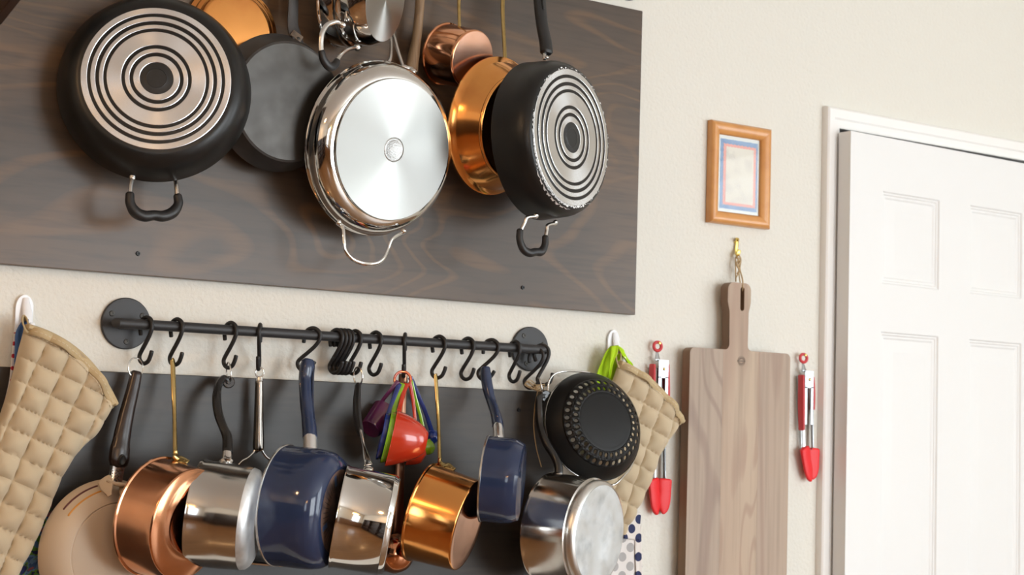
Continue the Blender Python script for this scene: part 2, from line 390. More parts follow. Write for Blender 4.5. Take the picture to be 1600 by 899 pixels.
w_ = struct('window_2', plate([(PX0, .03), (PX1, .03), (PX1, 2.45), (PX0, 2.45)], [rrect(PX0+.07, PM-.03, .1, 2.38, .002, 1), rrect(PM+.03, PX1-.07, .1, 2.38, .002, 1)], Y1-.08, Y1-.03), M_white, smooth=0)
struct('window_pane', box(PX0+.06, PX1-.06, Y1-.062, Y1-.058, .09, 2.39), M_glass, w_, smooth=0)
# unseen closet box added against sky light leaks; near-black walls keep the door gap dark
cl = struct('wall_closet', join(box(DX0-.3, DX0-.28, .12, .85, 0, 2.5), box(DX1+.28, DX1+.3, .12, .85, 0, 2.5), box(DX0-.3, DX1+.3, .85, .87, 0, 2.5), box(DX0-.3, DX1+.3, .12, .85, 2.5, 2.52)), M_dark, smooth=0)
# jamb and casing
struct('trim_1', join(box(DX0-.02, DX0, .0, .12, 0, DZ+.02), box(DX1, DX1+.02, .0, .12, 0, DZ+.02), box(DX0, DX1, .0, .12, DZ, DZ+.02)), M_white, smooth=0)
CW = .046
def casing():
    # moulded profile (distance out from the opening, depth), swept round the opening with mitred corners
    prof = [(0, 0), (0, .009), (.004, .012), (.014, .0135), (.018, .0125), (.022, .0165), (.034, .019), (.040, .019), (.044, .016), (CW, .011), (CW, 0)]
    st = [((DX0, 0), (-1, 0)), ((DX0, DZ), (-1, 1)), ((DX1, DZ), (1, 1)), ((DX1, 0), (1, 0))]
    vs, fs = [], []
    for (x, z), (dx, dz) in st:
        for o_, d in prof: vs.append((x+dx*(o_-.004), -d, z+dz*(o_-.004)))
    n = len(prof)
    for i in range(3):
        for k in range(n-1): fs.append((i*n+k, i*n+k+1, i*n+n+k+1, i*n+n+k))
    return vs, fs
struct('trim_2', casing(), M_white, smooth=30)
struct('baseboard_back', join(box(X0, DX0-.05, -.013, 0, 0, .09), box(DX1+.05, X1, -.013, 0, 0, .09)), M_white, smooth=0)
# door, hinged on the right and a little ajar
HX, HY = 3.492, -.026; DW, DH, DT = .735, 2.02, .036
a_ = math.atan2(-.030, -.735)
dx_ = V((-cos(radians(2.35)), -sin(radians(2.35)), 0))      # from hinge to free edge
Mdoor = Matrix.Identity(4)
xd = -dx_; yd = V((-xd.y, xd.x, 0))                          # local x towards the hinge, local y into the wall
Mdoor = Matrix(((xd.x, yd.x, 0, HX+dx_.x*DW), (xd.y, yd.y, 0, HY+dx_.y*DW), (0, 0, 1, 0), (0, 0, 0, 1)))
pw_, px0, px1 = .200, .110, .423
rows = [(1.695, 1.908), (.93, 1.586), (.22, .80)]
holes = [[(x, z0), (x+pw_, z0), (x+pw_, z1), (x, z1)] for x in (px0, px1) for z0, z1 in rows]
door = struct('door_1', plate([(0, .012), (DW, .012), (DW, DH+.013), (0, DH+.013)], holes, 0, DT), M_door, M=Mdoor, smooth=0)
for x in (px0, px1):
    for z0, z1 in rows:
        h_ = z1-z0
        g = rect_loops(pw_, h_, [(0, 0), (.003, .0035), (.006, .0035), (.009, .006), (.013, .006), (.017, .0085), (.022, .0085), (.044, .0035), (.047, .0035)])
        struct('door_panel', g, M_door, door, M=Mdoor @ Matrix.Translation((x+pw_/2, 0, (z0+z1)/2)), smooth=20)
kn = struct('door_knob', lathe([(0, .06), (.018, .06), (.027, .05), (.028, .04), (.02, .03), (.011, .024), (.011, .008), (.03, .006), (.032, 0)], 32), M_brass, door, M=Mdoor @ Matrix.Translation((.065, 0, .93)) @ Matrix.Rotation(radians(90), 4, 'X'))

# unseen honey-brown cabinets and counter, added to give the bright pans brown reflections
M_oak = wood('oak_cabinet', (.20, .095, .035), (.26, .13, .055), (.13, .06, .022), (1, 1, .2), .4)
cb = thing('unseen_cabinet', 'unseen honey oak base cabinet added for brown reflections, under the worktop on the far side of the room', 'cabinet', (.1, -4.9, 0))
obj('body', box(-1.5, 1.7, -5.19, -4.62, .0, .86), M_oak, cb, smooth=0)
for i in range(8):
    x = -1.48+i*.395
    d_ = obj('door', box(x+.004, x+.391, -4.62, -4.60, .12, .84), M_oak, cb, smooth=0)
    obj('knob', rivet((x+(.35 if i % 2 == 0 else .05), -4.60, .7), (0, 1, 0), .015, .02), M_brass, d_)
tag(obj('worktop', box(-1.52, 1.72, -5.19, -4.58, .862, .90), mat('brown_stone', (.20, .13, .09), .2), smooth=0), 'unseen added brown stone worktop lying on the oak base cabinet', 'worktop')
# tall dark bookcase along the left wall, unseen, put in to darken what the pots reflect
M_dkw = wood('dark_walnut', (.055, .030, .020), (.075, .042, .026), (.035, .019, .013), (1, .2, 1), .4)
bk = thing('added_bookcase', 'unseen long dark walnut bookcase standing along the left wall', 'added_bookcase', (-1.5, -2.5, 0))
obj('carcass', join(box(-1.695, -1.685, -4.3, -.7, 0, 1.75), *[box(-1.685, -1.33, y, y+.03, 0, 1.75) for y in (-4.3, -3.11, -1.92, -.73)]), M_dkw, bk, smooth=0)
for y in (-4.27, -3.08, -1.89):
    for k in range(5): obj('shelf', box(-1.685, -1.335, y, y+1.16, .08+k*.41, .105+k*.41), M_dkw, bk, smooth=0)
# chandelier: six warm bulbs in a ring, mirrored as a flower of dots in the blue pots
ch = thing('chandelier', 'iron ring chandelier with six warm bulbs hanging from the ceiling', 'chandelier', (.35, -3.7, 2.78))
cc = V((.35, -3.7, 1.98))
obj('stem', sweep([(.35, -3.7, 2.777), (.35, -3.7, 2.4), (.35, -3.7, 1.9)], .008, raw=True), M_iron, ch)
for k in range(6):
    d = V((cos(k*pi/3), sin(k*pi/3), 0)); b_ = cc + d*.24
    ar = obj('arm', sweep([cc+V((0, 0, -.06)), cc+d*.13+V((0, 0, -.1)), b_+V((0, 0, -.05))], .007), M_iron, ch)
    obj('bulb', xf(lathe([(0, .10), (.012, .09), (.026, .055), (.022, .02), (.012, 0), (0, 0)], 16), Matrix.Translation(b_+V((0, 0, -.045)))), mat('warm_bulb_%d' % k, (1, .8, .5), .5, emit=((1, .52, .16), 95)), ar)
# unseen ceiling lamp added as warm fill for the left end of the room
sp = thing('warm_fill_lamp', 'unseen round ceiling lamp added for warm fill light, left end of the room', 'lamp', (-.9, -1.7, 2.78))
obj('rim', xf(lathe([(.14, 0), (.16, -.02), (.16, -.04), (.13, -.04)], 32), Matrix.Translation((-.9, -1.7, 2.779))), M_white, sp)
obj('diffuser', xf(lathe([(0, -.045), (.10, -.042), (.135, -.03), (.135, -.01)], 32), Matrix.Translation((-.9, -1.7, 2.779))), mat('warm_diffuser', (1, .9, .7), .5, emit=((1, .58, .27), 160)), sp)

# ================================================================ BACKING BOARDS
ub = thing('pan_board', 'large grey-brown stained plywood board behind the hanging pans, upper of two', 'board', (1.2, 0, 1.9))
bevel(obj('panel', box(-.35, 2.1805, -.018, -.0005, 1.5815, 2.219), M_board, ub, smooth=0), .0012)
lb = thing('pot_board', 'dark grey stained plywood board under the black rail, lower of two', 'board', (1.2, 0, 1.0))
bevel(obj('panel', box(-.35, 1.985, -.018, -.0005, .62, 1.4155), M_board2, lb, smooth=0), .0012)
def screw(c, par, r=.0042, m=None):
    s_ = obj('screw', xf(lathe([(0, .0012), (r*.35, .0012), (r*.4, .0026), (r*.85, .0026), (r, 0), (r, -.004)], 18), basis(c, (0, -1, 0))), m or M_screw, par)
    return s_
for c in ((1.0971,-0.018,1.618), (1.8958,-0.018,1.6176)): screw(c, ub)
screw((1.8954,-0.018,1.377), lb)
# a hanging bar over the top of the upper board carries the pans' handles, just above the picture
obj('hanging_bar', sweep([(.93, -.055, 2.285), (1.5, -.055, 2.285), (2.2, -.055, 2.285)], .0085, raw=True), M_iron2, ub)
for x in (.96, 2.15):
    obj('bar_bracket', join(sweep([(x, -.055, 2.285), (x, -.03, 2.285), (x, -.0, 2.285)], .0085, raw=True), xf(lathe([(0, .005), (.04, .005), (.045, .003), (.045, 0), (0, 0)], 40), basis((x, -.0005, 2.285), (0, -1, 0)))), M_iron2, ub)
br = thing('shelf_bracket', 'dark brown wooden bracket corner, top left beside the large black pan', 'bracket', (.80, 0, 2.1))
bevel(obj('brace', ([(a, b, c) for a in (.826, .8425) for b, c in ((-.0195, 1.972), (-.0195, 2.30), (-.26, 2.30), (-.26, 2.031))], [(0, 1, 2, 3), (7, 6, 5, 4), (0, 4, 5, 1), (1, 5, 6, 2), (2, 6, 7, 3), (3, 7, 4, 0)]), M_brownwood, br, smooth=0), .002)

# ================================================================ POT BUILDERS
def body_profile(rr, rb, h, t=.002, corner=.012, lip=.002, flare=0., wall=None):
    """outer wall from base centre (z=h) over the rounded corner up to the rim (z=0), then back down inside"""
    pr = [(0, h), (rb-corner, h)]
    dr, dz = rr-rb, -h
    for k in range(1, 7):
        a = k/6*pi/2; pr.append((rb-corner+corner*sin(a), h-corner+corner*cos(a)))
    for k in range(1, 8):
        f = k/8; pr.append((rb+(rr-rb)*(f**1 if not flare else f**(1+flare)), (h-corner)*(1-f)+lip*1.2*f))
    pr += [(rr, lip*1.6), (rr+lip, lip), (rr+lip*1.1, 0), (rr+lip*.5, -lip*.7), (rr-t*.5, -lip*.5), (rr-t, lip)]
    pr += [(rb-t+(rr-rb)*.5, h*.5), (rb-t, h-corner-.001), (rb-corner*.6, h-t*1.6), (rb-corner-.001, h-t), (0, h-t)]
    return pr
RINGS = [1, .918, .872, .81, .76, .705, .66, .468, .42, .36, .31, .225]
def ring_plate(par, M, R, z, proud=.0012):
    for i in range(0, 12, 2):
        a, b = RINGS[i]*R, RINGS[i+1]*R
        obj('base_ring', lathe([(b, z-.001), (b, z+proud*.7), (b+.0008, z+proud), (a-.0008, z+proud), (a, z+proud*.7), (a, z-.001)], 96), M_alu, par, M=M, smooth=20)
    obj('base_centre', lathe([(0, z+.0008), (.13*R, z+.0008), (.135*R, z+.0014), (.145*R, z+.0008), (.222*R, z+.0008), (.222*R, z-.001)], 64), M_groove, par, M=M)

# ================================================================ UPPER ROW
# --- large black pan, base towards the room
c, n, h, mr, mb = ((1.0853,-0.088,1.8892),(-0.3546,-0.9283,0.1118),0.0570,0.001074,0.001053)
h = .062; R = 148*mr
tA = thing('saute_pan', 'large round black nonstick pan with silver ringed base, leftmost on the upper board', 'pan', c)
M = basis(c, n)
obj('body', lathe([(0, h), (118*mb, h), (124*mb, h-.0015), (134*mb, h-.009), (141*mb, h-.022), (R-.003, h-.04), (R, .004), (R+.001, 0), (R-.003, -.001), (R-.004, .006), (136*mb, h-.03), (112*mb, h-.004), (0, h-.004)], 110), M_non, tA, M=M)
ring_plate(tA, M, 115*mb, h)
gh = obj('helper_handle', sweep([(1.0393,-0.115,1.7053), (1.0395,-0.118,1.6892), (1.0488,-0.12,1.6751), (1.0642,-0.121,1.6702), (1.0797,-0.121,1.6732), (1.0965,-0.121,1.6733), (1.1135,-0.12,1.6814), (1.1233,-0.118,1.6965), (1.1227,-0.115,1.7107)], [.0072, .0078, .0095, .0095, .0085, .0095, .0095, .0078, .0072], seg=14), M_rubber, tA)
for a, b, f in (((1.0462,-0.105,1.7357), (1.0422,-0.11,1.7199), (1.0397,-0.115,1.7022)), ((1.1209,-0.105,1.7428), (1.1218,-0.11,1.7273), (1.1225,-0.115,1.7086))):
    obj('post', join(sweep([a, b, f], .0038), sweep([a, V(a).lerp(V(b), .25)], [.0058, .0052])), M_steel, gh)
obj('handle', sweep([(1.0657,-0.1,2.0301), (1.0675,-0.085,2.0727), (1.0647,-0.068,2.1751), (1.075, -.062, 2.275)], [.010, .014, .016, .013], [.008, .011, .012, .01], ref=(0, -1, 0), p=.8), M_rubber, tA)

# --- small amber copper pan behind
c, n, h, mr, mb = ((1.2461,-0.03,2.0234),(-0.0539,-0.9981,0.0297),0.0264,0.001130,0.001122)
R = 74*mr; h = .020
tB = thing('copper_pan', 'shiny amber copper frying pan peeping out behind the large black pan', 'pan', c)
M = basis(c, n)
obj('body', lathe(body_profile(R, 60*mb, h, corner=.006, lip=.0018, flare=.3), 96), M_copper2, tB, M=M)
obj('handle', sweep([(1.2253,-0.04,2.1029), (1.2164,-0.05,2.1405), (1.2062,-0.056,2.2173), (1.17, -.056, 2.275)], .005, .003, ref=(0, -1, 0)), M_brass, tB)

# --- carbon steel skillet
c, n, h, mr, mb = ((1.324,-0.066,1.9017),(0.051,-0.9956,-0.0792),0.0205,0.001132,0.001125)
h = .040; R = 108*mr
tC = thing('steel_skillet', 'dark grey carbon steel skillet with flat base, between black pan and shiny steel pan', 'skillet', c)
M = basis(c, n)
obj('body', lathe([(94*mb-.004, h-.0012), (94*mb, h-.003), (R-.003, .003), (R, 0), (R-.002, -.0008), (94*mb-.004, h-.006), (0, h-.005)], 96), M_carbond, tC, M=M)
obj('base', lathe([(0, h), (60*mb, h), (94*mb-.004, h-.0012)], 96), M_carbon, tC, M=M)
hd = obj('handle', sweep([(1.3536,-0.078,2.0042), (1.3479,-0.072,2.0298), (1.3437,-0.071,2.049), (1.3416,-0.074,2.0886), (1.3356,-0.072,2.1577), (1.258, -.062, 2.275)], [.0135, .0125, .011, .0105, .010, .009], [.0025, .0025, .003, .003, .003, .003], ref=(0, -1, 0), p=.6), mat('forged_dark_steel', (.060, .055, .052), .5, .5, bump=(300, .4, .001)), tC)
obj('rivet_plate', sweep([(1.3411,-0.0765,2.0291), (1.358,-0.0805,2.0183)], [.0075, .0075], [.0014, .0014], ref=(.2, -1, .25), p=.3, cap=True), M_cwear, hd)
for q in ((1.3423,-0.08,2.0194), (1.3514,-0.082,2.0194)): obj('rivet', rivet(q, (.1, -1, .2), .0032, .0016), M_carbond, hd)

# --- big polished steel saute pan
c, n, h, mr, mb = ((1.5068,-0.104,1.8377),(0.1319,-0.9802,-0.1474),0.0504,0.001157,0.001143)
R = 137*mr; rb = 111*mb
tD = thing('steel_saute_pan', 'large polished steel pan with bright brushed base, centre of the upper board', 'pan', c)
M = basis(c, n)
obj('body', lathe([(rb-.001, h-.0005), (rb, h-.002), (rb+.0004, h-.006)] + [(rb+.0004+(R-.0045-rb)*sin(k/9*pi/2)**1.15, h-.006-(h-.018)*(1-cos(k/9*pi/2))) for k in range(1, 10)] + [(R-.0035, .006), (R-.001, .0035), (R, .0015), (R-.0008, -.0006), (R-.003, .001), (R-.006, .012), (rb-.002, h-.012), (0, h-.010)], 128), M_chrome, tD, M=M)
obj('base', lathe([(19*mb, h-.0006), (19.5*mb, h), (rb-.0012, h), (rb-.001, h-.0006)], 128), M_disc, tD, M=M)
obj('base_emblem', lathe([(0, h-.0002), (14*mb, h-.0002), (15.5*mb, h+.0006), (17.5*mb, h+.0006), (19*mb, h-.0006)], 48), mat('embossed_steel', (.50, .50, .49), .42, 1, bump=(380, .9, .0012)), tD, M=M)
hd = obj('handle', join(*[sweep(p_, .0036, .0024, ref=(0, -1, 0)) for p_ in (
    [(1.509,-0.128,1.9903), (1.5192,-0.12,2.0037), (1.542,-0.08,2.0473), (1.561,-0.046,2.095), (1.557,-0.045,2.2041), (1.5, -.05, 2.275)],
    [(1.5617,-0.128,1.9875), (1.5464,-0.124,1.9906), (1.5454,-0.116,1.9989), (1.5496,-0.08,2.0509), (1.5678,-0.046,2.0961), (1.5625,-0.045,2.2051), (1.505, -.05, 2.275)])]), M_steel, tD)
for q in ((1.5067,-0.132,1.9905), (1.5619,-0.13,1.986)): obj('rivet', rivet(q, (.1, -.55, .8), .008, .003), M_steel, hd)
gh = obj('helper_handle', sweep([(1.4216,-0.13,1.6902), (1.4275,-0.135,1.6813), (1.428,-0.139,1.6629), (1.4309,-0.14,1.6438), (1.4445,-0.142,1.629), (1.4693,-0.142,1.6225), (1.4938,-0.14,1.6252), (1.5108,-0.137,1.6359), (1.5222,-0.132,1.6544), (1.5312,-0.13,1.6727), (1.5574,-0.122,1.6884)], .0036, .0019, ref=(.1, -1, -.4), seg=10), M_chrome, tD)
for q in ((1.4192,-0.133,1.6908), (1.5575,-0.124,1.6888)): obj('rivet', rivet(q, (.1, -.7, -.6), .0055, .003), M_chrome, gh)

# --- saucepot at the top, lying sideways
c, n, h, mr, mb = ((1.4422,-0.075,2.1151),(0.5564,-0.8129,-0.1721),0.0864,0.001161,0.001149)
R = 83*mr; rb = 66*mb
tE = thing('steel_saucepot', 'polished steel pot with black-gripped loop handle, cut by the top edge', 'pot', c)
M = basis(c, n)
obj('body', lathe([(rb-.001, h-.0005), (rb, h-.003), (R-.012, h-.016), (R-.0105, h*.62), (R-.0105, .034), (R-.0055, .033), (R-.004, .031), (R-.0035, .002), (R-.001, .001), (R, -.001), (R-.002, -.001), (R-.014, .034), (rb-.004, h-.006), (0, h-.005)], 110), M_chrome, tE, M=M)
obj('collar', lathe([(R-.0106, .040), (R-.0055, .039), (R-.0035, .036), (R-.0035, .029), (R-.0055, .026)], 96), M_chrome, tE, M=M)
obj('base', lathe([(0, h), (rb-.0015, h), (rb-.001, h-.0005)], 96), M_disc, tE, M=M)
gh = obj('loop_handle', sweep([(1.4082,-0.14,2.0423), (1.3915,-0.147,2.0435), (1.3714,-0.152,2.0342), (1.3599,-0.155,2.017), (1.3583,-0.155,1.9964), (1.3609,-0.155,1.9809), (1.3688,-0.153,1.9677), (1.3808,-0.15,1.9615), (1.3922,-0.146,1.9678), (1.4066,-0.138,1.9873), (1.4279,-0.125,2.0036), (1.4571,-0.108,2.0156)], [.0040, .0048, .0052, .0052, .0048, .0045, .0045, .0040], .0034, ref=(0, -1, -.3)), M_steel, tE)
obj('grip', sweep([(1.3598,-0.155,1.9853), (1.3643,-0.154,1.9725), (1.374,-0.152,1.963), (1.3839,-0.149,1.9615), (1.3931,-0.1455,1.9686), (1.3985,-0.142,1.9762)], [.0062, .0072, .0078, .0078, .007, .006], [.0055, .0065, .007, .007, .0065, .0055], ref=(0, -1, -.3)), M_rubber, gh)
for q in ((1.4038,-0.146,2.0399), (1.4537,-0.112,2.0133)): obj('rivet', rivet(q, (-.3, -.8, -.3), .0062, .003), M_steel, gh)
obj('handle', sweep([(1.483,-0.11,2.1885), (1.5046,-0.08,2.247), (1.43, -.06, 2.275)], [.007, .009, .008], .004, ref=(0, -1, 0)), M_steel, tE)

# --- wooden handled pan mostly hidden behind the steel one
c, n, h, mr, mb = ((1.5934,-0.03,1.8788),(0.0029,-0.9967,-0.0817),0.0280,0.001199,0.001191)
tF = thing('wok', 'black pan with weathered wooden handle, hidden behind the polished steel pan', 'pan', c)
M = basis(c, n); R = 92*mr; h = .028
obj('body', lathe(body_profile(R, R*.72, h, corner=.01, lip=.001), 72), M_non, tF, M=M)
hd = obj('handle', sweep([(1.5995,-0.058,1.9993), (1.6033,-0.058,2.0242), (1.6094,-0.057,2.0618), (1.6137,-0.056,2.1079), (1.6156,-0.055,2.1636), (1.6145,-0.055,2.2249), (1.57, -.055, 2.275)], [.0135, .0115, .0092, .0088, .009, .0095, .008], [.011, .010, .009, .0085, .0085, .009, .008], ref=(0, -1, 0)), M_woodh, tF)
obj('ferrule', sweep([(1.6001,-0.058,2.0018), (1.5979,-0.055,1.9802)], [.0145, .0145], [.0115, .011], ref=(0, -1, 0)), M_carbond, hd)

# --- small rose copper saucepan
c, n, h, mr, mb = ((1.6763,-0.052,2.046),(0.2512,-0.9315,-0.2629),0.0751,0.001215,0.001197)
R = 47*mr
tG = thing('copper_saucepan', 'small rose copper saucepan with brass handle, top centre above the flared copper pan', 'saucepan', c)
M = basis(c, n)
obj('body', lathe(body_profile(R, 46.5*mb, h, corner=.004, lip=.0022)[1:-4] + [(R-.003, h-.004)], 96), M_copper, tG, M=M)
obj('base', lathe([(0, h+.0002), (44*mb, h+.0002), (46.5*mb-.004, h-.0001)], 96), M_copperd, tG, M=M)
hd = obj('handle', sweep([(1.6908,-0.083,2.0897), (1.6889,-0.081,2.0972), (1.693,-0.07,2.1369), (1.6954,-0.06,2.2014), (1.666, -.056, 2.275)], [.0045, .0035, .0036, .0042, .004], [.0022, .0024, .0028, .0028, .0025], ref=(0, -1, 0)), M_brass, tG)
obj('bracket', sweep([(1.6796,-0.071,2.0944), (1.6892,-0.083,2.0926), (1.7018,-0.095,2.0881)], [.0022, .0040, .0022], [.0014, .0018, .0014], ref=(.1, -.2, 1)), M_brass, hd)

# --- flared copper pan
c, n, h, mr, mb = ((1.7634,-0.1,1.9118),(0.2751,-0.9483,-0.1583),0.0527,0.001215,0.001202)
R = 106*mr; rb = 82*mb
tH = thing('copper_saute_pan', 'flared amber copper pan with long brass handle, tucked behind the right black pan', 'pan', c)
M = basis(c, n)
obj('body', lathe(body_profile(R, rb, h, corner=.006, lip=.0022, flare=.35)[1:-4] + [(rb, h-.006)], 110), M_copper2, tH, M=M)
obj('base', lathe([(0, h), (rb*.8, h), (rb-.006, h-.0002)], 96), M_copper2, tH, M=M)
hd = obj('handle', sweep([(1.77,-0.124,2.0261), (1.7706,-0.118,2.0394), (1.7783,-0.1,2.0833), (1.7869,-0.08,2.1383), (1.7939,-0.062,2.2187), (1.765, -.056, 2.275)], [.0060, .0042, .0041, .0044, .0048, .004], [.002, .0028, .0034, .0034, .003, .0025], ref=(0, -1, 0)), M_brass, tH)
obj('bracket', sweep([(1.7463,-0.117,2.0237), (1.7614,-0.125,2.0209), (1.7765,-0.133,2.02)], [.0035, .0075, .0035], [.0016, .002, .0016], ref=(.05, -.5, .85), p=.8), M_brass, hd)
for q in ((1.7496,-0.122,2.0209),): obj('rivet', rivet(q, (.05, -.5, .8), .0028, .002), M_brass, hd)

# --- black pan at the right with worn base
c, n, h, mr, mb = ((1.8301,-0.146,1.8848),(0.3538,-0.9351,0.0212),0.0779,0.001214,0.001197)
R = 123*mr; rb = 109*mb
tI = thing('black_stockpot', 'deep black nonstick pan with worn ringed base, rightmost on the upper board', 'pan', c)
M = basis(c, n)
obj('body', lathe([(0, h), (rb+.001, h), (rb+.006, h-.003), (rb+.012, h-.012), (R-.0025, h-.024), (R-.001, h*.45), (R, .004), (R+.001, 0), (R-.002, -.001), (R-.004, .006), (R-.006, h-.022), (rb, h-.006), (0, h-.005)], 120), M_non, tI, M=M)
ring_plate(tI, M, 107*mb, h)
# chipped coating along the edge of the base
rnd = random.Random(3); ch_v, ch_f = [], []
for k in range(420):
    a = rnd.gauss(-2.15, .55) if k < 330 else rnd.uniform(0, 6.283)
    rr_ = rb*.985+abs(rnd.gauss(0, .0018)); s = rnd.uniform(.0005, .0017); zz = h+.0004 if rr_ < rb+.001 else h-(rr_-rb-.001)*.6+.0003
    b0 = len(ch_v); q = rnd.randint(4, 6)
    for j in range(q):
        t_ = 2*pi*j/q; s_ = s*rnd.uniform(.6, 1.2)
        ch_v.append(((rr_+s_*cos(t_))*cos(a)-s_*1.8*sin(t_)*sin(a), (rr_+s_*cos(t_))*sin(a)+s_*1.8*sin(t_)*cos(a), zz))
    ch_f.append(tuple(range(b0, b0+q)))
prev = None
for k in range(61):
    a = -2.55+k*.0165; wd = .0030*sin(pi*k/60)**.7*(.55+.45*abs(sin(k*1.7)*cos(k*.63)))
    ri = rb+.0052-.0006*sin(k*.9); zi = h-.0024; b0 = len(ch_v)
    ch_v += [(ri*cos(a), ri*sin(a), h-.0020), ((ri+wd)*cos(a), (ri+wd)*sin(a), h-.0020-wd*1.35+.0003)]
    if k: ch_f.append((b0-2, b0-1, b0+1, b0))
w_ = obj('chipped_coating', (ch_v, ch_f), M_aluw, tI, M=M, smooth=0); w_['kind'] = 'stuff'
gh = obj('helper_handle', sweep([(1.7655,-0.192,1.7054), (1.764,-0.194,1.6885), (1.7718,-0.195,1.6713), (1.7858,-0.195,1.6648), (1.7994,-0.194,1.6678), (1.8146,-0.192,1.6698), (1.8243,-0.19,1.6833), (1.8259,-0.188,1.6992)], [.0062, .0066, .0075, .0080, .0075, .0080, .0068, .0062], seg=14), M_rubber, tI)
for a, b, f in (((1.7971,-0.198,1.7341), (1.7783,-0.196,1.7301), (1.7663,-0.192,1.7031)), ((1.8558,-0.178,1.7281), (1.8339,-0.184,1.7219), (1.826,-0.188,1.6968))):
    obj('post', join(sweep([a, b, V(b).lerp(V(f), .4), f], .0034), rivet(a, (.2, -.8, -.5), .0058, .003)), M_steel, gh)
hd = obj('handle', sweep([(1.8307,-0.168,2.0526), (1.8335,-0.16,2.0741), (1.8368,-0.142,2.1125), (1.8427,-0.124,2.1593), (1.8481,-0.108,2.2189), (1.8595,-0.082,2.2901), (1.855, -.060, 2.275)], [.0122, .0120, .0118, .0122, .0135, .0135, .010], [.010, .0098, .009, .009, .009, .009, .008], ref=(0, -1, 0), p=.75), M_rubber, tI)
obj('hang_slot', sweep([(1.8405,-0.1405,2.1433), (1.8431,-0.1325,2.1678), (1.8464,-0.123,2.2029)], [.0022, .0022, .0018], [.001, .001, .001], ref=(0, -1, 0)), M_groove, hd)
obj('ferrule', join(sweep([(1.8269,-0.166,2.0548), (1.8246,-0.171,2.0388)], .004), rivet((1.824,-0.18,2.0409), (.1, -.9, .3), .0036, .002)), M_steel, hd)

# ================================================================ RAIL AND S-HOOKS
RY = -.040
tr = thing('wall_rail', 'black iron rail on two round wall flanges between the boards', 'rail', (1.5, 0, 1.497))
pL, pR = V((1.0769,-0.04,1.4954)), V((1.9223,-0.04,1.4969)); pR.z = pL.z = 1.4965
obj('bar', sweep([(pL.x, -.006, pL.z), (pL.x, -.026, pL.z), (pL.x+.004, -.036, pL.z), (pL.x+.014, RY, pL.z), ((pL.x+pR.x)/2, RY, pL.z), (pR.x-.014, RY, pL.z), (pR.x-.004, -.036, pL.z), (pR.x, -.026, pL.z), (pR.x, -.006, pL.z)], .0088, seg=20, n=8), M_iron2, tr)
for px_, cz_ in (((1.0876,0,1.4985), (28, 150, 272)), ((1.9282,0,1.4968), (125, 250, 20))):
    fl = obj('flange', xf(lathe([(0, .006), (.036, .006), (.0425, .0055), (.044, .004), (.044, 0), (0, 0)], 72), basis((px_[0], -.0008, 1.4985), (0, -1, 0))), M_iron2, tr)
    for an in cz_:
        a = radians(an); q = (px_[0]+.031*cos(a), -.0068, 1.4985+.031*sin(a))
        obj('screw', xf(lathe([(0, .0006), (.0015, .0006), (.0018, .0018), (.0042, .0014), (.005, 0)], 18), basis(q, (0, -1, 0))), mat('dark_zinc_screw', (.06, .056, .05), .45, .8), fl)
for k, x in enumerate((pL.x+.12, pL.x+.26, pL.x+.56, pR.x-.10)):
    obj('set_screw', xf(lathe([(0, .0022), (.0018, .0022), (.002, 0)], 12), basis((x, RY, pL.z-.0085), (0, 0, -1))), M_screw, tr)
obj('set_screw', xf(lathe([(0, .010), (.003, .010), (.003, 0)], 12), basis((pR.x-.004, -.024, pL.z-.008), (0, 0, -1))), M_screw, tr)
hk = [(-.0128, -.0165), (-.0148, -.005), (-.0115, .0075), (0, .0130), (.0115, .0080), (.0148, -.003), (.0105, -.016), (.0015, -.030), (-.0085, -.0435), (-.0138, -.0530), (-.0105, -.0615), (-.0015, -.0655), (.0085, -.0620), (.0140, -.0535), (.0170, -.0450)]
hook0 = obj('s_hook', sweep([(u, 0, w) for u, w in hk], .0037, ref=(0, 1, 0), seg=10, n=4), M_iron, M=Matrix.Identity(4))
def outdir(yw): return V((sin(radians(yw)), -cos(radians(yw)), 0))
first = True
def shook(x, yw, label, group=None, tilt=0, dz=0, dy=0):
    global first
    o = hook0 if first else hook0.copy()
    if not first: COL.objects.link(o)
    first = False
    tag(o, label, 'hook', group or 's-hooks on the black rail')
    o.matrix_world = Matrix.Translation((x, RY+dy, pL.z+dz)) @ Matrix.Rotation(radians(yw-90), 4, 'Z') @ Matrix.Rotation(radians(tilt), 4, 'Y')
    return o
xs = {k: V(v).x for k, v in dict(a=(1.1094,-0.04,1.5049), b=(1.1643,-0.04,1.5061), c=(1.2645,-0.04,1.5066), d=(1.321,-0.04,1.5077), e=(1.4255,-0.04,1.507), f=(1.4737,-0.04,1.5075), g=(1.4816,-0.04,1.508), h=(1.4895,-0.04,1.5073), i=(1.4968,-0.04,1.5077), j=(1.5121,-0.04,1.5074), k=(1.5552,-0.04,1.5063), l=(1.6182,-0.04,1.5063), m=(1.6926,-0.04,1.5068), n=(1.7573,-0.04,1.5068), o=(1.8117,-0.04,1.5073), p=(1.8663,-0.04,1.5065), q=(1.9192,-0.04,1.498), r=(1.93,-0.04,1.4986)).items()}
shook(xs['a'], 18, 'black s-hook at the left flange, holding the ring of the brown pan handle')
shook(xs['b'], 18, 'black s-hook holding the brass handle of the left copper saucepan')
shook(xs['c'], 18, 'black s-hook holding the ring of the curved black pot handle')
shook(xs['d'], -31, 'black s-hook seen edge-on, holding the round steel tool handle')
shook(xs['e'], 42, 'black s-hook behind the top of the larger navy pan handle', tilt=14)
for k, w_ in zip('fghi', ('leftmost', 'second from left', 'third from left', 'rightmost')):
    shook(xs[k], 20, 'empty black s-hook, %s of the tight bunch of four on the rail' % w_, 'bunched empty s-hooks')
shook(xs['j'], 20, 'black s-hook just right of the bunched four, holding the polished pot wire loop')
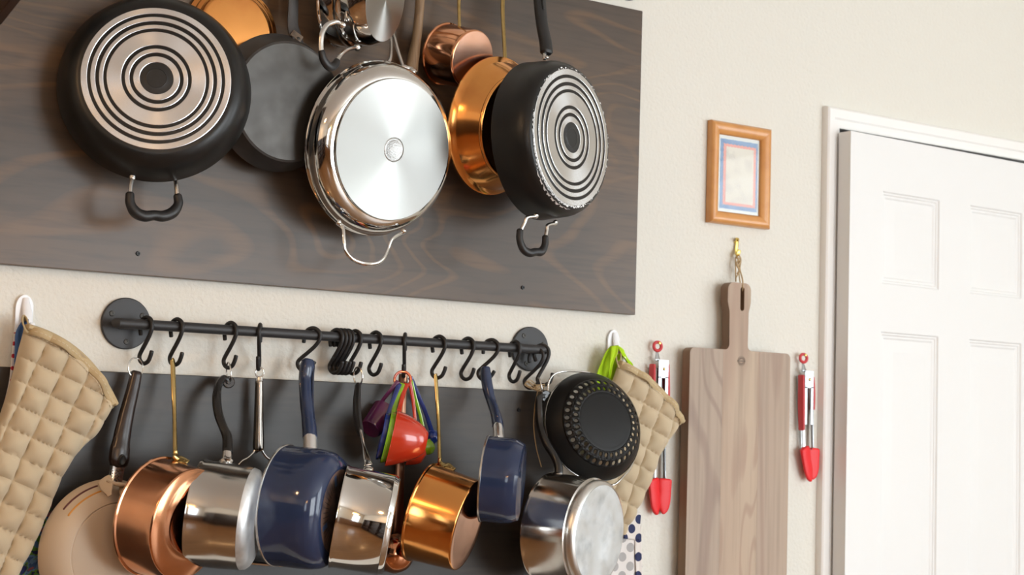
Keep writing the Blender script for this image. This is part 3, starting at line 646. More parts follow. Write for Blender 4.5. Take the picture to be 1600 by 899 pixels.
shook(xs['k'], 16, 'empty black s-hook between polished pot handle and measuring cups')
shook(xs['l'], -34, 'black s-hook seen edge-on, holding the coloured measuring cups')
shook(xs['m'], 24, 'black s-hook holding the brass handle of the right copper saucepan')
shook(xs['n'], 20, 'empty black s-hook between brass handle and small navy pan')
shook(xs['o'], 40, 'black s-hook behind the top of the small navy pan handle', tilt=12)
shook(xs['p'], 8, 'empty black s-hook overlapping the left edge of the right flange')
shook(xs['q'], 30, 'black s-hook at the right rail end, holding twine and pot ring', tilt=12, dz=-.012)
shook(xs['r'], 52, 'black s-hook outermost on the right rail end, holding the strainer wire', tilt=-8, dz=-.004)

# ================================================================ LOWER ROW
# --- beige nonstick pan
c, n, h, mr, mb = ((1.0551,-0.046,1.1182),(-0.2602,-0.9356,-0.2388),0.0491,0.001056,0.001039)
n = (.10, -.96, -.02); n = V(n).normalized()
R = 113*mr; rb = 79*mb; h = .045
t1 = thing('beige_frying_pan', 'beige nonstick frying pan with brown-black handle, bottom left behind the oven mitt', 'pan', c)
M = basis(c, n)
obj('body', lathe([(0, h), (rb-.001, h), (rb, h-.0012), (rb+.0012, h-.0012), (rb+.0024, h+.0002), (rb+.006, h-.001), (rb+.018, h-.006), (R-.010, h-.020), (R-.003, .012), (R, .001), (R-.001, -.001), (R-.004, .002), (R-.014, h-.024), (rb, h-.006), (0, h-.005)], 120), M_beige, t1, M=M)
obj('base', lathe([(0, h+.0004), (rb-.002, h+.0004), (rb-.001, h-.0002)], 96), M_beige2, t1, M=M)
for r0, ang0, ang1, mm in ((R-.0066, 106, 141, M_line1), (R-.0144, 107, 144, M_line2)):
    z0 = .0180 if mm is M_line1 else .0305
    obj('painted_line', sweep([(r0*cos(radians(a)), r0*sin(radians(a)), z0) for a in [ang0+(ang1-ang0)*k/16 for k in range(17)]], .0019, raw=True, seg=8), mm, t1, M=M)
hd = obj('handle', sweep([(1.0917,-0.05,1.4143), (1.0865,-0.052,1.3895), (1.0799,-0.055,1.3637), (1.0734,-0.058,1.3369), (1.0676,-0.061,1.3072), (1.0641,-0.063,1.284), (1.0633,-0.064,1.2713), (1.0633,-0.064,1.2608)], [.0098, .0108, .0118, .0132, .0145, .0172, .0176, .0150], [.008, .0085, .009, .0095, .010, .0115, .0115, .0105], ref=(0, -1, 0), p=.8), M_brownh, t1)
obj('thumb_hole', xf(lathe([(0, .0006), (.0045, .0008), (.0062, .002), (.0072, .001), (.0076, -.002)], 24), basis((1.0644,-0.0755,1.2696), (.05, -1, -.1)) @ Matrix.Diagonal((.8, 1.25, 1, 1))), M_groove, hd)
obj('hanging_ring', torus((1.0901,-0.05,1.4228), (.2, -1, .1), .0145, .0012, sy=1.15), M_steel, hd)
fe = obj('collar', sweep([(1.062,-0.064,1.2639), (1.0601,-0.064,1.2471), (1.0565,-0.066,1.2262)], [.0118, .0112, .0112], [.007, .0065, .006], ref=(0, -1, 0), p=.5), M_haze, hd)
dk = []
ax = (V((1.0544,-0.0735,1.2328))-V((1.0571,-0.0735,1.2548)))
for i in range(3):
    for j in range(4):
        q = V((1.0571,-0.0735,1.2537)) + ax*(j+.3+.5*(i % 2))/4.6 + V((.0022*(i-.2)*1.3, -.0002, 0))
        dk.append(xf(lathe([(0, .0003), (.0011, .0003), (.0012, -.0008)], 6), basis(q, (0, -1, 0))))
for j in range(5):
    q = V((1.0571,-0.0735,1.2537)) + ax*(j+.5)/5.2 + V((-.0068, 0, 0)); dk.append(xf(lathe([(0, .0003), (.0009, .0003), (.001, -.0008)], 5), basis(q, (0, -1, 0))))
pn = obj('stamped_pattern', join(*dk), M_groove, hd, smooth=0); pn['kind'] = 'stuff'
obj('bracket', join(sweep([(1.0352,-0.09,1.2354), (1.0426,-0.094,1.232), (1.0561,-0.096,1.2301), (1.0656,-0.094,1.2306)], [.0030, .0036, .0036, .0030], [.012, .012, .012, .012], ref=(0, -1, 0), p=.6),
    sweep([(1.032,-0.084,1.2372), (1.0327,-0.096,1.2284), (1.0332,-0.108,1.2125)], [.0048, .0034, .0012], [.012, .012, .004], ref=(.5, -.85, 0), p=.7), sweep([(1.0672,-0.09,1.2305), (1.0608,-0.102,1.2206), (1.0541,-0.112,1.2086)], [.0036, .0030, .0012], [.012, .010, .004], ref=(.5, -.85, 0), p=.7)), M_beige, t1)

# --- generic side-lying saucepan
def brass_handle(par, top, mid, base, br0, br1, w=.0045):
    hd = obj('handle', sweep([V(top)+V((0, .001, .006)), V(top), V(top).lerp(V(mid), .5), mid, base], [w*.9, w*1.15, w*1.1, w*.85, w*1.1], [.0018, .0026, .0032, .0034, .003], ref=(.3, -1, 0)), M_brass, par)
    b0, b1 = V(br0), V(br1); m_ = (b0+b1)/2+V((0, 0, .0025))
    f_ = V((-.001, -.004, .002)); b0 += f_; b1 += f_; m_ += f_
    obj('bracket', join(sweep([b0, m_, b1], [.005, .0115, .005], [.0016, .0028, .0016], ref=(-.2, -.6, .8), p=.8), sweep([V(base)+V((0, 0, .012)), V(base)+V((0, -.001, .004)), m_+V((0, -.001, -.001))], [w*.9, w*1.4, w*3.0], [.003, .004, .0045], ref=(.3, -1, 0))), M_brass, hd)
    for q in (b0.lerp(b1, .2), b0.lerp(b1, .8)): obj('rivet', rivet(q+V((0, -.001, .0015)), (-.1, -.5, .9), .0026, .0016), M_brass, hd)
    return hd

# --- left copper saucepan
c, n, h, mr, mb = ((1.1079,-0.12,1.18),(0.4505,-0.8827,-0.1339),0.0722,0.001046,0.001033)
R = 92*mr; rb = 88.5*mb
t2 = thing('copper_saucepan', 'red-brown copper saucepan with brass handle beside the beige pan', 'saucepan', c)
M = basis(c, n)
obj('body', lathe(body_profile(R, rb, h, corner=.004, lip=.0026)[1:-4] + [(rb, h-.006)], 110), M_copper, t2, M=M)
obj('base', lathe([(0, h-.002), (rb*.47, h-.002), (rb*.50, h-.0014), (rb*.53, h-.0003), (rb*.56, h), (rb-.0045, h), (rb-.004, h-.0003)], 110), M_copper, t2, M=M)
brass_handle(t2, (1.156,-0.05,1.4334), (1.1479,-0.086,1.3447), (1.1332,-0.132,1.2756), (1.1231,-0.125,1.2689), (1.1445,-0.156,1.2682))

# --- steel saucepan with black handle
c, n, h, mr, mb = ((1.1752,-0.134,1.1869),(0.7925,-0.603,-0.0917),0.1011,0.001057,0.001054)
R = 84*mr; rb = 81*mb
t3 = thing('steel_saucepan', 'steel saucepan with chalky base and curved black handle, left of the larger navy pan', 'saucepan', c)
M = basis(c, n)
obj('body', lathe([(rb-.0012, h-.016), (R-.002, h-.05), (R-.0015, .006), (R+.0006, .003), (R+.0012, 0), (R-.001, -.0012), (R-.003, .004), (rb-.006, h-.02), (0, h-.010)], 110), M_steelp, t3, M=M)
obj('base', lathe([(0, h-.001), (rb*.75, h), (rb-.017, h-.0006), (rb-.012, h-.0018), (rb-.007, h-.0045), (rb-.0032, h-.009), (rb-.0012, h-.0158)], 110), M_hazed, t3, M=M)
hd = obj('handle', sweep([(1.2622,-0.046,1.4063), (1.2514,-0.048,1.4113), (1.2402,-0.053,1.3976), (1.2305,-0.07,1.3742), (1.2284,-0.085,1.3492), (1.2309,-0.101,1.3268), (1.2331,-0.113,1.3109), (1.2256,-0.133,1.2856)], [.0075, .0062, .0066, .0078, .0078, .0074, .0085, .0088], [.009, .0085, .009, .0095, .0095, .0095, .009, .008], ref=(-.45, -.9, 0), p=.7), M_bake, t3)
obj('hanging_boss', xf(lathe([(0, .010), (.003, .010), (.0035, .0085), (.009, .0085), (.0105, .007), (.0105, -.007), (.009, -.0085), (0, -.0085)], 28), basis((1.2623,-0.046,1.4057), (-.35, -.95, 0))), M_bake, hd)
obj('hanging_ring', torus((1.2621,-0.046,1.4218), (.95, -.2, .1), .0165, .0013, sy=1.1), M_steel, hd)
obj('ferrule', sweep([(1.2255,-0.131,1.2898), (1.222,-0.139,1.2772), (1.2199,-0.143,1.2709)], [.0080, .0085, .0125], [.0065, .0065, .0085], ref=(-.45, -.9, 0), p=.8), M_chrome, hd)

# --- potato masher
t4 = thing('potato_masher', 'steel masher with round tapered handle and two wires, behind steel and navy pots', 'utensil', (1.3211,-0.05,1.3605))
obj('grip', sweep([(1.3215,-0.046,1.4075), (1.321,-0.046,1.4053), (1.3225,-0.047,1.3494), (1.3236,-0.048,1.2981), (1.3236,-0.048,1.2914)], [.0062, .0070, .0084, .0100, .0092], ref=None, seg=20), mat('satin_steel_grip', (.26, .235, .21), .22, 1), t4)
obj('hang_loop', join(torus((1.3211,-0.045,1.4255), (-.5, -.85, 0), .0072, .0014, sy=1.2), sweep([(1.3215,-0.045,1.4176), (1.3215,-0.046,1.4064)], [.0050, .0062], [.0022, .004], ref=(-.5, -.85, 0))), M_haze, t4)
obj('wire', sweep([(1.3174,-0.048,1.2902), (1.314,-0.048,1.2846), (1.304,-0.048,1.2755), (1.2922,-0.048,1.2687), (1.2862,-0.048,1.2543), (1.2877,-0.047,1.1936), (1.296,-0.044,1.1011)], .0022), M_steel, t4)
obj('wire', sweep([(1.331,-0.048,1.2893), (1.3344,-0.048,1.2838), (1.3422,-0.048,1.2761), (1.3536,-0.048,1.2707), (1.3629,-0.048,1.2574), (1.3702,-0.047,1.1936), (1.3773,-0.044,1.0996)], .0022), M_steel, t4)
obj('mash_plate', sweep([(1.2822,-0.058,1.1003), (1.3297,-0.058,1.095), (1.383,-0.058,1.0917)], .004, .030, ref=(0, -1, 0), p=.5), M_steel, t4)

# --- large navy saucepan
c, n, h, mr, mb = ((1.3258,-0.144,1.1989),(0.6306,-0.7736,-0.0629),0.1020,0.001086,0.001075)
R = 94*mr; rb = 66*mb
t5 = thing('navy_saucepan', 'large navy enamel saucepan with burnt sunburst base, right of the chalky steel saucepan', 'saucepan', c)
M = basis(c, n)
obj('body', lathe([(rb, h-.0004), (rb+.003, h-.001), (R-.011, h-.010), (R-.004, h-.022), (R-.001, h-.038), (R, h*.4), (R-.001, .006), (R, .0022)] + [(R-.003, .002), (R-.006, h-.03), (rb, h-.006), (0, h-.005)], 120), M_blue, t5, M=M)
obj('rim_band', lathe([(R, .0024), (R+.0016, .0016), (R+.0016, -.001), (R-.002, -.0016), (R-.003, .002)], 110), M_steel, t5, M=M)
obj('base', lathe([(0, h), (rb-.003, h), (rb, h-.0004)], 96), M_burn, t5, M=M)
rays = []
for k in range(44):
    a = 2*pi*k/44; big = k % 11 in (3, 4)
    r0, r1, hw = (rb*.66, rb*.93, .0045) if k % 11 == 3 else (rb*.60, rb*.9, .0007)
    ca, sa = cos(a), sin(a)
    b_ = [(r0*ca-hw*sa, r0*sa+hw*ca, h+.0003), (r0*ca+hw*sa, r0*sa-hw*ca, h+.0003), (r1*ca+hw*sa, r1*sa-hw*ca, h+.0003), (r1*ca-hw*sa, r1*sa+hw*ca, h+.0003)]
    rays.append((b_, [(0, 1, 2, 3)], k % 11 == 3))
for flag, mm in ((True, mat('blue_mark', (.045, .09, .20), .3)), (False, M_groove)):
    q = obj('sunburst_mark', join(*[(b_, f_) for b_, f_, g in rays if g is flag]), mm, t5, M=M, smooth=0); q['kind'] = 'stuff'
hd = obj('handle', sweep([(1.4032,-0.069,1.4492), (1.4014,-0.07,1.4367), (1.3983,-0.073,1.4128), (1.3899,-0.092,1.3854), (1.3854,-0.11,1.3541), (1.3801,-0.128,1.3299), (1.3757,-0.14,1.3146)], [.0118, .0136, .0130, .0118, .0118, .0128, .0132], [.0085, .0115, .0105, .0095, .0100, .0110, .0110], ref=(.25, -1, 0), p=.72), M_bluew, t5)
obj('hang_groove', sweep([(1.4107,-0.0775,1.4381), (1.4062,-0.085,1.4085), (1.3976,-0.104,1.3745), (1.3926,-0.123,1.3467)], [.0018, .0026, .0026, .0014], [.0012, .0014, .0014, .001], ref=(.5, -.85, 0)), mat('navy_groove', (.015, .022, .05), .3), hd)
obj('ferrule', sweep([(1.3762,-0.139,1.3168), (1.3726,-0.148,1.2994), (1.3707,-0.153,1.2875)], [.0125, .0122, .0132], [.0105, .0105, .0110], ref=(.25, -1, 0), p=.8), M_alu, hd)

# --- polished pot
c, n, h, mr, mb = ((1.4016,-0.206,1.184),(0.8419,-0.5188,-0.1484),0.0917,0.001082,0.001084)
R = 81.5*mr; rb = 76*mb
t6 = thing('polished_pot', 'mirror-polished steel saucepan seen from the side under the hooks, left of measuring cups', 'saucepan', c)
M = basis(c, n)
obj('body', lathe([(0, h), (rb-.004, h), (rb-.0015, h-.0012), (rb, h-.004), (R-.003, h-.0085), (R-.0022, h-.0095), (R-.003, h-.0105), (R-.002, .004), (R, .0015), (R, -.001), (R-.003, 0), (R-.005, h-.018), (0, h-.006)], 120), M_chrome, t6, M=M)
hd = obj('handle', join(sweep([(1.4811,-0.126,1.3346), (1.4781,-0.138,1.3213), (1.471,-0.16,1.3016), (1.4606,-0.19,1.2802), (1.4532,-0.208,1.2709)], [.0028, .0028, .0032, .0060, .0075], [.0028, .0026, .002, .0016, .0014], ref=(-.5, -.85, .1)), rivet((1.4507,-0.214,1.2656), (-.1, -.3, 1), .0088, .0030)), M_chrome, t6)
obj('grip', sweep([(1.5121,-0.058,1.4128), (1.5106,-0.06,1.4058), (1.4992,-0.079,1.3778), (1.4886,-0.102,1.3526), (1.4828,-0.122,1.3323), (1.4816,-0.132,1.3201)], [.0042, .0058, .0070, .0070, .0062, .0050], [.0075, .009, .010, .010, .009, .006], ref=(-.3, -1, 0)), M_rubber, hd)
obj('hang_wire', torus((1.5126,-0.056,1.4268), (1, .2, .1), .012, .0016, sy=1.35), M_steel, hd)

# --- right copper saucepan
c, n, h, mr, mb = ((1.6322,-0.1,1.1848),(0.6199,-0.7485,-0.2354),0.0911,0.001164,0.001154)
R = 77*mr; rb = 72.5*mb
t7 = thing('copper_saucepan', 'orange copper saucepan with brass handle, right of the polished pot', 'saucepan', c)
M = basis(c, n)
obj('body', lathe(body_profile(R, rb, h, corner=.003, lip=.0024)[1:-4] + [(rb, h-.006)], 110), M_copper2, t7, M=M)
obj('base', lathe([(0, h-.0008), (rb*.8, h-.0006), (rb-.005, h), (rb-.003, h-.0002)], 96), M_copper, t7, M=M)
brass_handle(t7, (1.6835,-0.048,1.4317), (1.68,-0.068,1.3482), (1.6602,-0.11,1.2701), (1.6573,-0.105,1.2675), (1.6751,-0.134,1.2607), .0040)

# --- small navy saucepan
c, n, h, mr, mb = ((1.7255,-0.16,1.2483),(0.7563,-0.6506,-0.0683),0.0684,0.001167,0.001164)
R = 67*mr; rb = 60*mb
t8 = thing('small_navy_saucepan', 'small navy enamel saucepan, second from right under the rail', 'saucepan', c)
M = basis(c, n)
obj('body', lathe([(0, h), (rb-.006, h), (rb, h-.001), (R-.006, h-.006), (R-.002, h-.014), (R, h-.026), (R, .0022), (R-.003, .002), (R-.005, h-.02), (0, h-.005)], 110), M_blue, t8, M=M)
obj('rim_band', lathe([(R, .0026), (R+.0016, .0018), (R+.0016, -.001), (R-.002, -.0016), (R-.003, .002)], 96), M_steel, t8, M=M)
hd = obj('handle', sweep([(1.789,-0.056,1.4537), (1.7889,-0.058,1.4409), (1.7882,-0.067,1.4165), (1.7885,-0.08,1.3911), (1.7786,-0.11,1.3682), (1.7695,-0.132,1.3492), (1.7651,-0.14,1.3421)], [.0088, .0102, .0100, .0088, .0092, .0106, .0108], [.008, .0095, .0095, .0085, .009, .0098, .0098], ref=(.2, -1, 0), p=.72), M_bluew, t8)
obj('ferrule', sweep([(1.7657,-0.139,1.3444), (1.7575,-0.153,1.3303), (1.7532,-0.162,1.3187)], [.0100, .0098, .0112], [.0092, .0092, .0098], ref=(.2, -1, 0), p=.8), M_alu, hd)

# --- steel saucepan at the right
c, n, h, mr, mb = ((1.9205,-0.098,1.1523),(0.4029,-0.9138,-0.0515),0.1105,0.001225,0.001203)
R = 87*mr; rb = 85*mb
t9 = thing('steel_saucepan', 'steel saucepan with round grey-white scoured base, rightmost in the lower row', 'saucepan', c)
M = basis(c, n)
obj('body', lathe([(rb-.0045, h-.018), (R-.0015, h-.022), (R-.001, .006), (R+.001, .003), (R+.0016, 0), (R-.001, -.0012), (R-.003, .004), (R-.005, h-.02), (0, h-.008)], 110), M_steelp, t9, M=M)
obj('base_edge', lathe([(rb-.009, h-.001), (rb-.004, h-.003), (rb-.0005, h-.008), (rb, h-.015), (rb-.0048, h-.0184)], 110), M_haze, t9, M=M)
obj('base', lathe([(0, h-.0012), (rb*.3, h-.0012), (rb*.36, h-.0002), (rb*.8, h), (rb-.0092, h-.0008)], 110), M_hazed, t9, M=M)
hd = obj('handle', sweep([(1.9287,-0.055,1.4058), (1.9174,-0.056,1.4016), (1.9139,-0.06,1.3792), (1.9153,-0.066,1.3471), (1.9165,-0.084,1.3154), (1.9263,-0.098,1.2902), (1.9287,-0.108,1.2735), (1.9264,-0.114,1.2566)], [.0072, .0062, .0070, .0080, .0082, .0078, .0082, .0084], [.009, .009, .0095, .010, .010, .0095, .009, .008], ref=(-.4, -.9, 0), p=.7), M_bake, t9)
obj('hanging_boss', xf(lathe([(0, .0105), (.0035, .0105), (.004, .009), (.0100, .009), (.0120, .007), (.0120, -.007), (.0100, -.009), (0, -.009)], 28), basis((1.9295,-0.055,1.4052), (-.2, -.98, 0))), M_bake, hd)
obj('hanging_ring', torus((1.921,-0.052,1.4242), (.9, -.45, .2), .0150, .0014, sy=1.15), M_steel, hd)
obj('ferrule', sweep([(1.927,-0.113,1.2614), (1.9259,-0.117,1.2518), (1.9241,-0.122,1.2423)], [.0078, .0084, .0110], [.0065, .0065, .008], ref=(-.4, -.9, 0), p=.8), M_steel, hd)

# --- black strainer with two rings of holes
c, n, h, mr, mb = ((2.0231,-0.092,1.3491),(-0.0832,-0.9679,0.2371),0.0471,0.001255,0.001240)
R = 86*mr; h = .046
t10 = thing('strainer', 'black perforated strainer bowl with wire handles, right end of the rail', 'strainer', c)
M = basis(c, n)
def sprof(f):                                   # f 0 rim .. 1 base edge -> (r, z)
    rb_ = 41*mb; r_ = R+(rb_-R)*(f**1.15); z_ = h*sin(min(f, 1)*pi/2)**.85 if f > 0 else 0
    return r_, z_
NS = 34; f0, f1, f2 = .40, .64, .88
bowl = lathe([sprof(k/10*f0) for k in range(11)], NS*8)
cap_ = lathe([sprof(f2+(1-f2)*k/6) for k in range(7)] + [(sprof(1)[0]*.93, h+.0006), (0, h+.0006)], NS*8)
obj('bowl', join(bowl, cap_), M_strain, t10, M=M)
hv, hf = [], []
for row, (fa, fb) in enumerate(((f0, f1), (f1, f2))):
    for s in range(NS):
        off = .5*row
        a0 = 2*pi*(s+off)/NS; da = 2*pi/NS; b0 = len(hv); m_ = 16
        ring_o, ring_i = [], []
        sq = []
        for k in range(m_):
            t_ = 2*pi*k/m_+pi/4
            mx_ = max(abs(cos(t_)), abs(sin(t_))); sq.append((cos(t_)/mx_, sin(t_)/mx_))
        for (qx, qy), k in zip(sq, range(m_)):
            t_ = 2*pi*k/m_+pi/4
            for (uu, vv) in ((qx, qy), (.52*cos(t_), .52*sin(t_))):
                ff = (fa+fb)/2+(fb-fa)/2*vv; aa = a0+da/2*(1+uu); r_, z_ = sprof(ff); hv.append((r_*cos(aa), r_*sin(aa), z_))
        for k in range(m_):
            k2 = (k+1) % m_; hf.append((b0+2*k, b0+2*k2, b0+2*k2+1, b0+2*k+1))
pb = obj('perforated_band', (hv, hf), M_strain, t10, M=M, smooth=60)
for o_ in (pb,):
    md = o_.modifiers.new('thickness', 'SOLIDIFY'); md.thickness = .0014; md.offset = 0
obj('rim', lathe([(R+.0015, .001), (R+.002, -.001), (R+.0005, -.0022), (R-.0015, -.0015), (R-.001, .001)], 110), M_steel, t10, M=M)
obj('wire_handle', sweep([(1.9341,-0.06,1.4122), (1.9371,-0.058,1.4335), (1.9512,-0.056,1.4491), (1.9766,-0.055,1.4559), (2.0072,-0.056,1.4572), (2.0375,-0.058,1.4554)], .0021), M_chrome, t10)
obj('wire_handle', sweep([(2.1575,-0.06,1.3107), (2.1444,-0.072,1.2903), (2.1201,-0.088,1.2676), (2.0949,-0.098,1.2513), (2.073,-0.102,1.2375), (2.0634,-0.096,1.2359), (2.0753,-0.07,1.2412)], .0023), M_chrome, t10)

# --- twine caught on the hook
rt_ = random.Random(5); tw = []
for k in range(5):
    q0 = V((1.9044,-0.045,1.4285)); pts = [q0+V((rt_.uniform(-.012, .0), rt_.uniform(-.006, .004), rt_.uniform(-.004, .008))) for _ in range(2)] + [V((1.9223,-0.046,1.4217))+V((rt_.uniform(-.012, .012), rt_.uniform(-.008, .004), rt_.uniform(-.008, .008))) for _ in range(4)]
    tw.append(sweep(pts, .0010, seg=6))
tw.append(sweep([(1.9194,-0.05,1.4241), (1.9157,-0.045,1.3916), (1.9141,-0.044,1.348), (1.9218,-0.044,1.3046), (1.9354,-0.044,1.2676)], .0011, seg=6))
tt = obj('twine', join(*tw), M_twine); tag(tt, 'frayed knot of jute twine on the right rail end beside the strainer', 'twine')

# --- copper ladle behind the measuring cups
t11 = thing('ladle', 'brown copper ladle hanging behind the coloured measuring cups', 'ladle', (1.6217,-0.03,1.2987))
obj('handle', sweep([(1.6182,-0.038,1.435), (1.6194,-0.036,1.4172), (1.6217,-0.032,1.3698), (1.6231,-0.03,1.2987), (1.6238,-0.03,1.2161), (1.6232,-0.032,1.1363)], [.0085, .0088, .0078, .0080, .0088, .0095], [.0022, .002, .002, .002, .002, .002], ref=(-.3, -1, 0)), mat('aged_copper', (.26, .135, .085), .3, 1), t11)
obj('bowl', xf(lathe([(0, .040), (.012, .039), (.024, .033), (.033, .020), (.036, .004), (.037, 0), (.0355, 0), (.032, .019), (.023, .031), (0, .038)], 48), basis((1.6123,-0.034,1.1062), (.05, -.95, -.3))), M_copper, t11)

# --- measuring cups and spoons on a ring
rg = tag(obj('holder_ring', torus((1.6089,-0.052,1.4244), (-.45, -.9, .05), .0150, .0026), M_red), 'orange-red plastic ring holding the coloured measuring cups', 'ring')
def spouted(prof, n=64, sp=(0,), amt=.22, wid=.5):
    vs, fs = lathe(prof, n); zmax = max(z for r, z in prof); out = []
    for x, y, z in vs:
        r = sqrt(x*x+y*y); a = math.atan2(y, x); k = 0
        for s_ in sp:
            d = (a-s_+pi) % (2*pi)-pi; k += math.exp(-(d/wid)**2)
        f = (max(0, 1-z/zmax))**1.6
        out.append((x*(1+amt*k*f), y*(1+amt*k*f), z - 0*f))
    return out, fs
def cup_prof(r, d, t=.0016):
    q = [(.40, 1), (.44, .985), (.60, .86), (.76, .66), (.88, .44), (.96, .22), (1, 0)]
    return [(0, d)] + [(r*a, d*b) for a, b in q] + [(r+.0012, -.0008), (r-t, -.0006)] + [((r-t)*a, (d-t)*b) for a, b in q[::-1][1:]] + [(0, d-t)]
GRP = 'coloured measuring cups and spoons on one ring'
def cup(name, label, cat, m, rim, axis, r, d, hpts, upv=(0, 0, 1), sp=(), amt=.2, hw=.0038, ht=.0018, tall=False):
    t = thing(name, label, cat, rim, GRP); M = basis(rim, axis, upv)
    g = cup_prof(r, d) if not tall else [(0, d), (r*.70, d), (r*.78, d*.95), (r, 0), (r+.001, -.001), (r-.0016, 0), (r*.72, d*.94), (0, d*.96)]
    obj('bowl', spouted(g, sp=sp, amt=amt), m, t, M=M)
    obj('handle', sweep(hpts, [hw*1.15, hw, hw*.95, hw*1.1], ht, ref=(-.5, -.9, .1), p=.6), m, t)
    return t
NX = (.86, -.46, -.18); NXV = V(NX).normalized(); RC = V((1.564,-0.096,1.3212))
cup('measuring_cup', 'small purple measuring cup, leftmost on the ring', 'measuring cup', M_purple, (1.5838,-0.034,1.3627), (-.72, -.25, -.62), .0265, .050, [(1.5971,-0.056,1.4209), (1.5848,-0.048,1.4017), (1.5764,-0.038,1.3849), (1.5726,-0.036,1.3753)], tall=True)
cup('measuring_cup', 'blue measuring cup between the purple and green cups', 'measuring cup', M_navy, RC-NXV*.0185, NX, .0400, .046, [(1.6,-0.056,1.4163), (1.589,-0.06,1.3948), (1.5768,-0.064,1.3687), (1.5722,-0.066,1.3545)], sp=(-pi/2,), amt=.22, hw=.0042)
cup('measuring_cup', 'green measuring cup between the blue and red cups', 'measuring cup', M_green, RC-NXV*.0095, NX, .0432, .054, [(1.6068,-0.056,1.4166), (1.5947,-0.062,1.3926), (1.5833,-0.068,1.3689), (1.5767,-0.072,1.3571)], sp=(-pi/2,), amt=.22, hw=.0042)
cup('measuring_cup', 'large red measuring cup with pouring lip, front of the bunch', 'measuring cup', M_red, RC, NX, .0465, .064, [(1.6151,-0.056,1.4169), (1.6042,-0.064,1.3977), (1.5918,-0.076,1.3762), (1.5835,-0.086,1.3667)], sp=(-pi/2,), amt=.22, hw=.0042)
SX = (.5, -.75, -.35)
cup('measuring_spoon', 'red measuring spoon hanging below the large red cup', 'measuring spoon', M_red, (1.6346,-0.062,1.2904), (.55, -.6, -.5), .0215, .020, [(1.6254,-0.05,1.4198), (1.6299,-0.052,1.3998), (1.6341,-0.055,1.3704), (1.6377,-0.06,1.3116)], sp=(-pi/2,), amt=.25, hw=.0034)
cup('measuring_spoon', 'green measuring spoon right of the red cups', 'measuring spoon', M_green, (1.6641,-0.056,1.3014), SX, .0150, .014, [(1.6305,-0.046,1.4235), (1.6409,-0.047,1.3919), (1.6544,-0.048,1.3531), (1.6646,-0.05,1.3119)], hw=.0034)
cup('measuring_spoon', 'blue measuring spoon at the right, beside the brass handle', 'measuring spoon', M_navy, (1.692,-0.028,1.3191), (-.2, -.9, -.3), .0135, .012, [(1.6301,-0.044,1.4295), (1.6474,-0.04,1.404), (1.6723,-0.034,1.3654), (1.691,-0.029,1.3287)], hw=.0042)

# ================================================================ OVEN MITTS, CLOTHS AND THEIR HOOKS
def white_hook(px, label):
    b0, t0 = V(px[0]), V(px[1])                              # bottom and top of the plate on the wall
    L_ = t0.z-b0.z; x = (b0.x+t0.x)/2; w = .0150
    t = thing('adhesive_hook', label, 'hook', (x, -.001, b0.z))
    out = []
    for k in range(24):
        a = 2*pi*k/24; out.append((x+w*cos(a), (t0.z-w*1.5 if sin(a) > 0 else b0.z+w) + w*(1.5 if sin(a) > 0 else 1)*sin(a)))
    bevel(obj('plate', plate(out, [], -.006, -.0008), M_plast, t, smooth=40), .0025, 3)
    obj('hook_arm', sweep([(x+.001, -.007, t0.z-.006), (x+.002, -.010, t0.z-.022), (x+.003, -.014, t0.z-L_*.45), (x+.003, -.020, b0.z+.012), (x+.003, -.030, b0.z+.008), (x+.003, -.037, b0.z+.016), (x+.003, -.038, b0.z+.028)], [.0055, .0075, .0085, .0085, .008, .007, .005], [.0025, .004, .0045, .0045, .0045, .004, .003], ref=(0, -1, 0)), M_plast, t)
    return t
white_hook(((0.9113,0,1.4595), (0.9114,0,1.5354)), 'white adhesive wall hook above the left oven mitt')
white_hook(((2.1354,0,1.4641), (2.136,0,1.5482)), 'white adhesive wall hook above the lime cloth and right oven mitt')

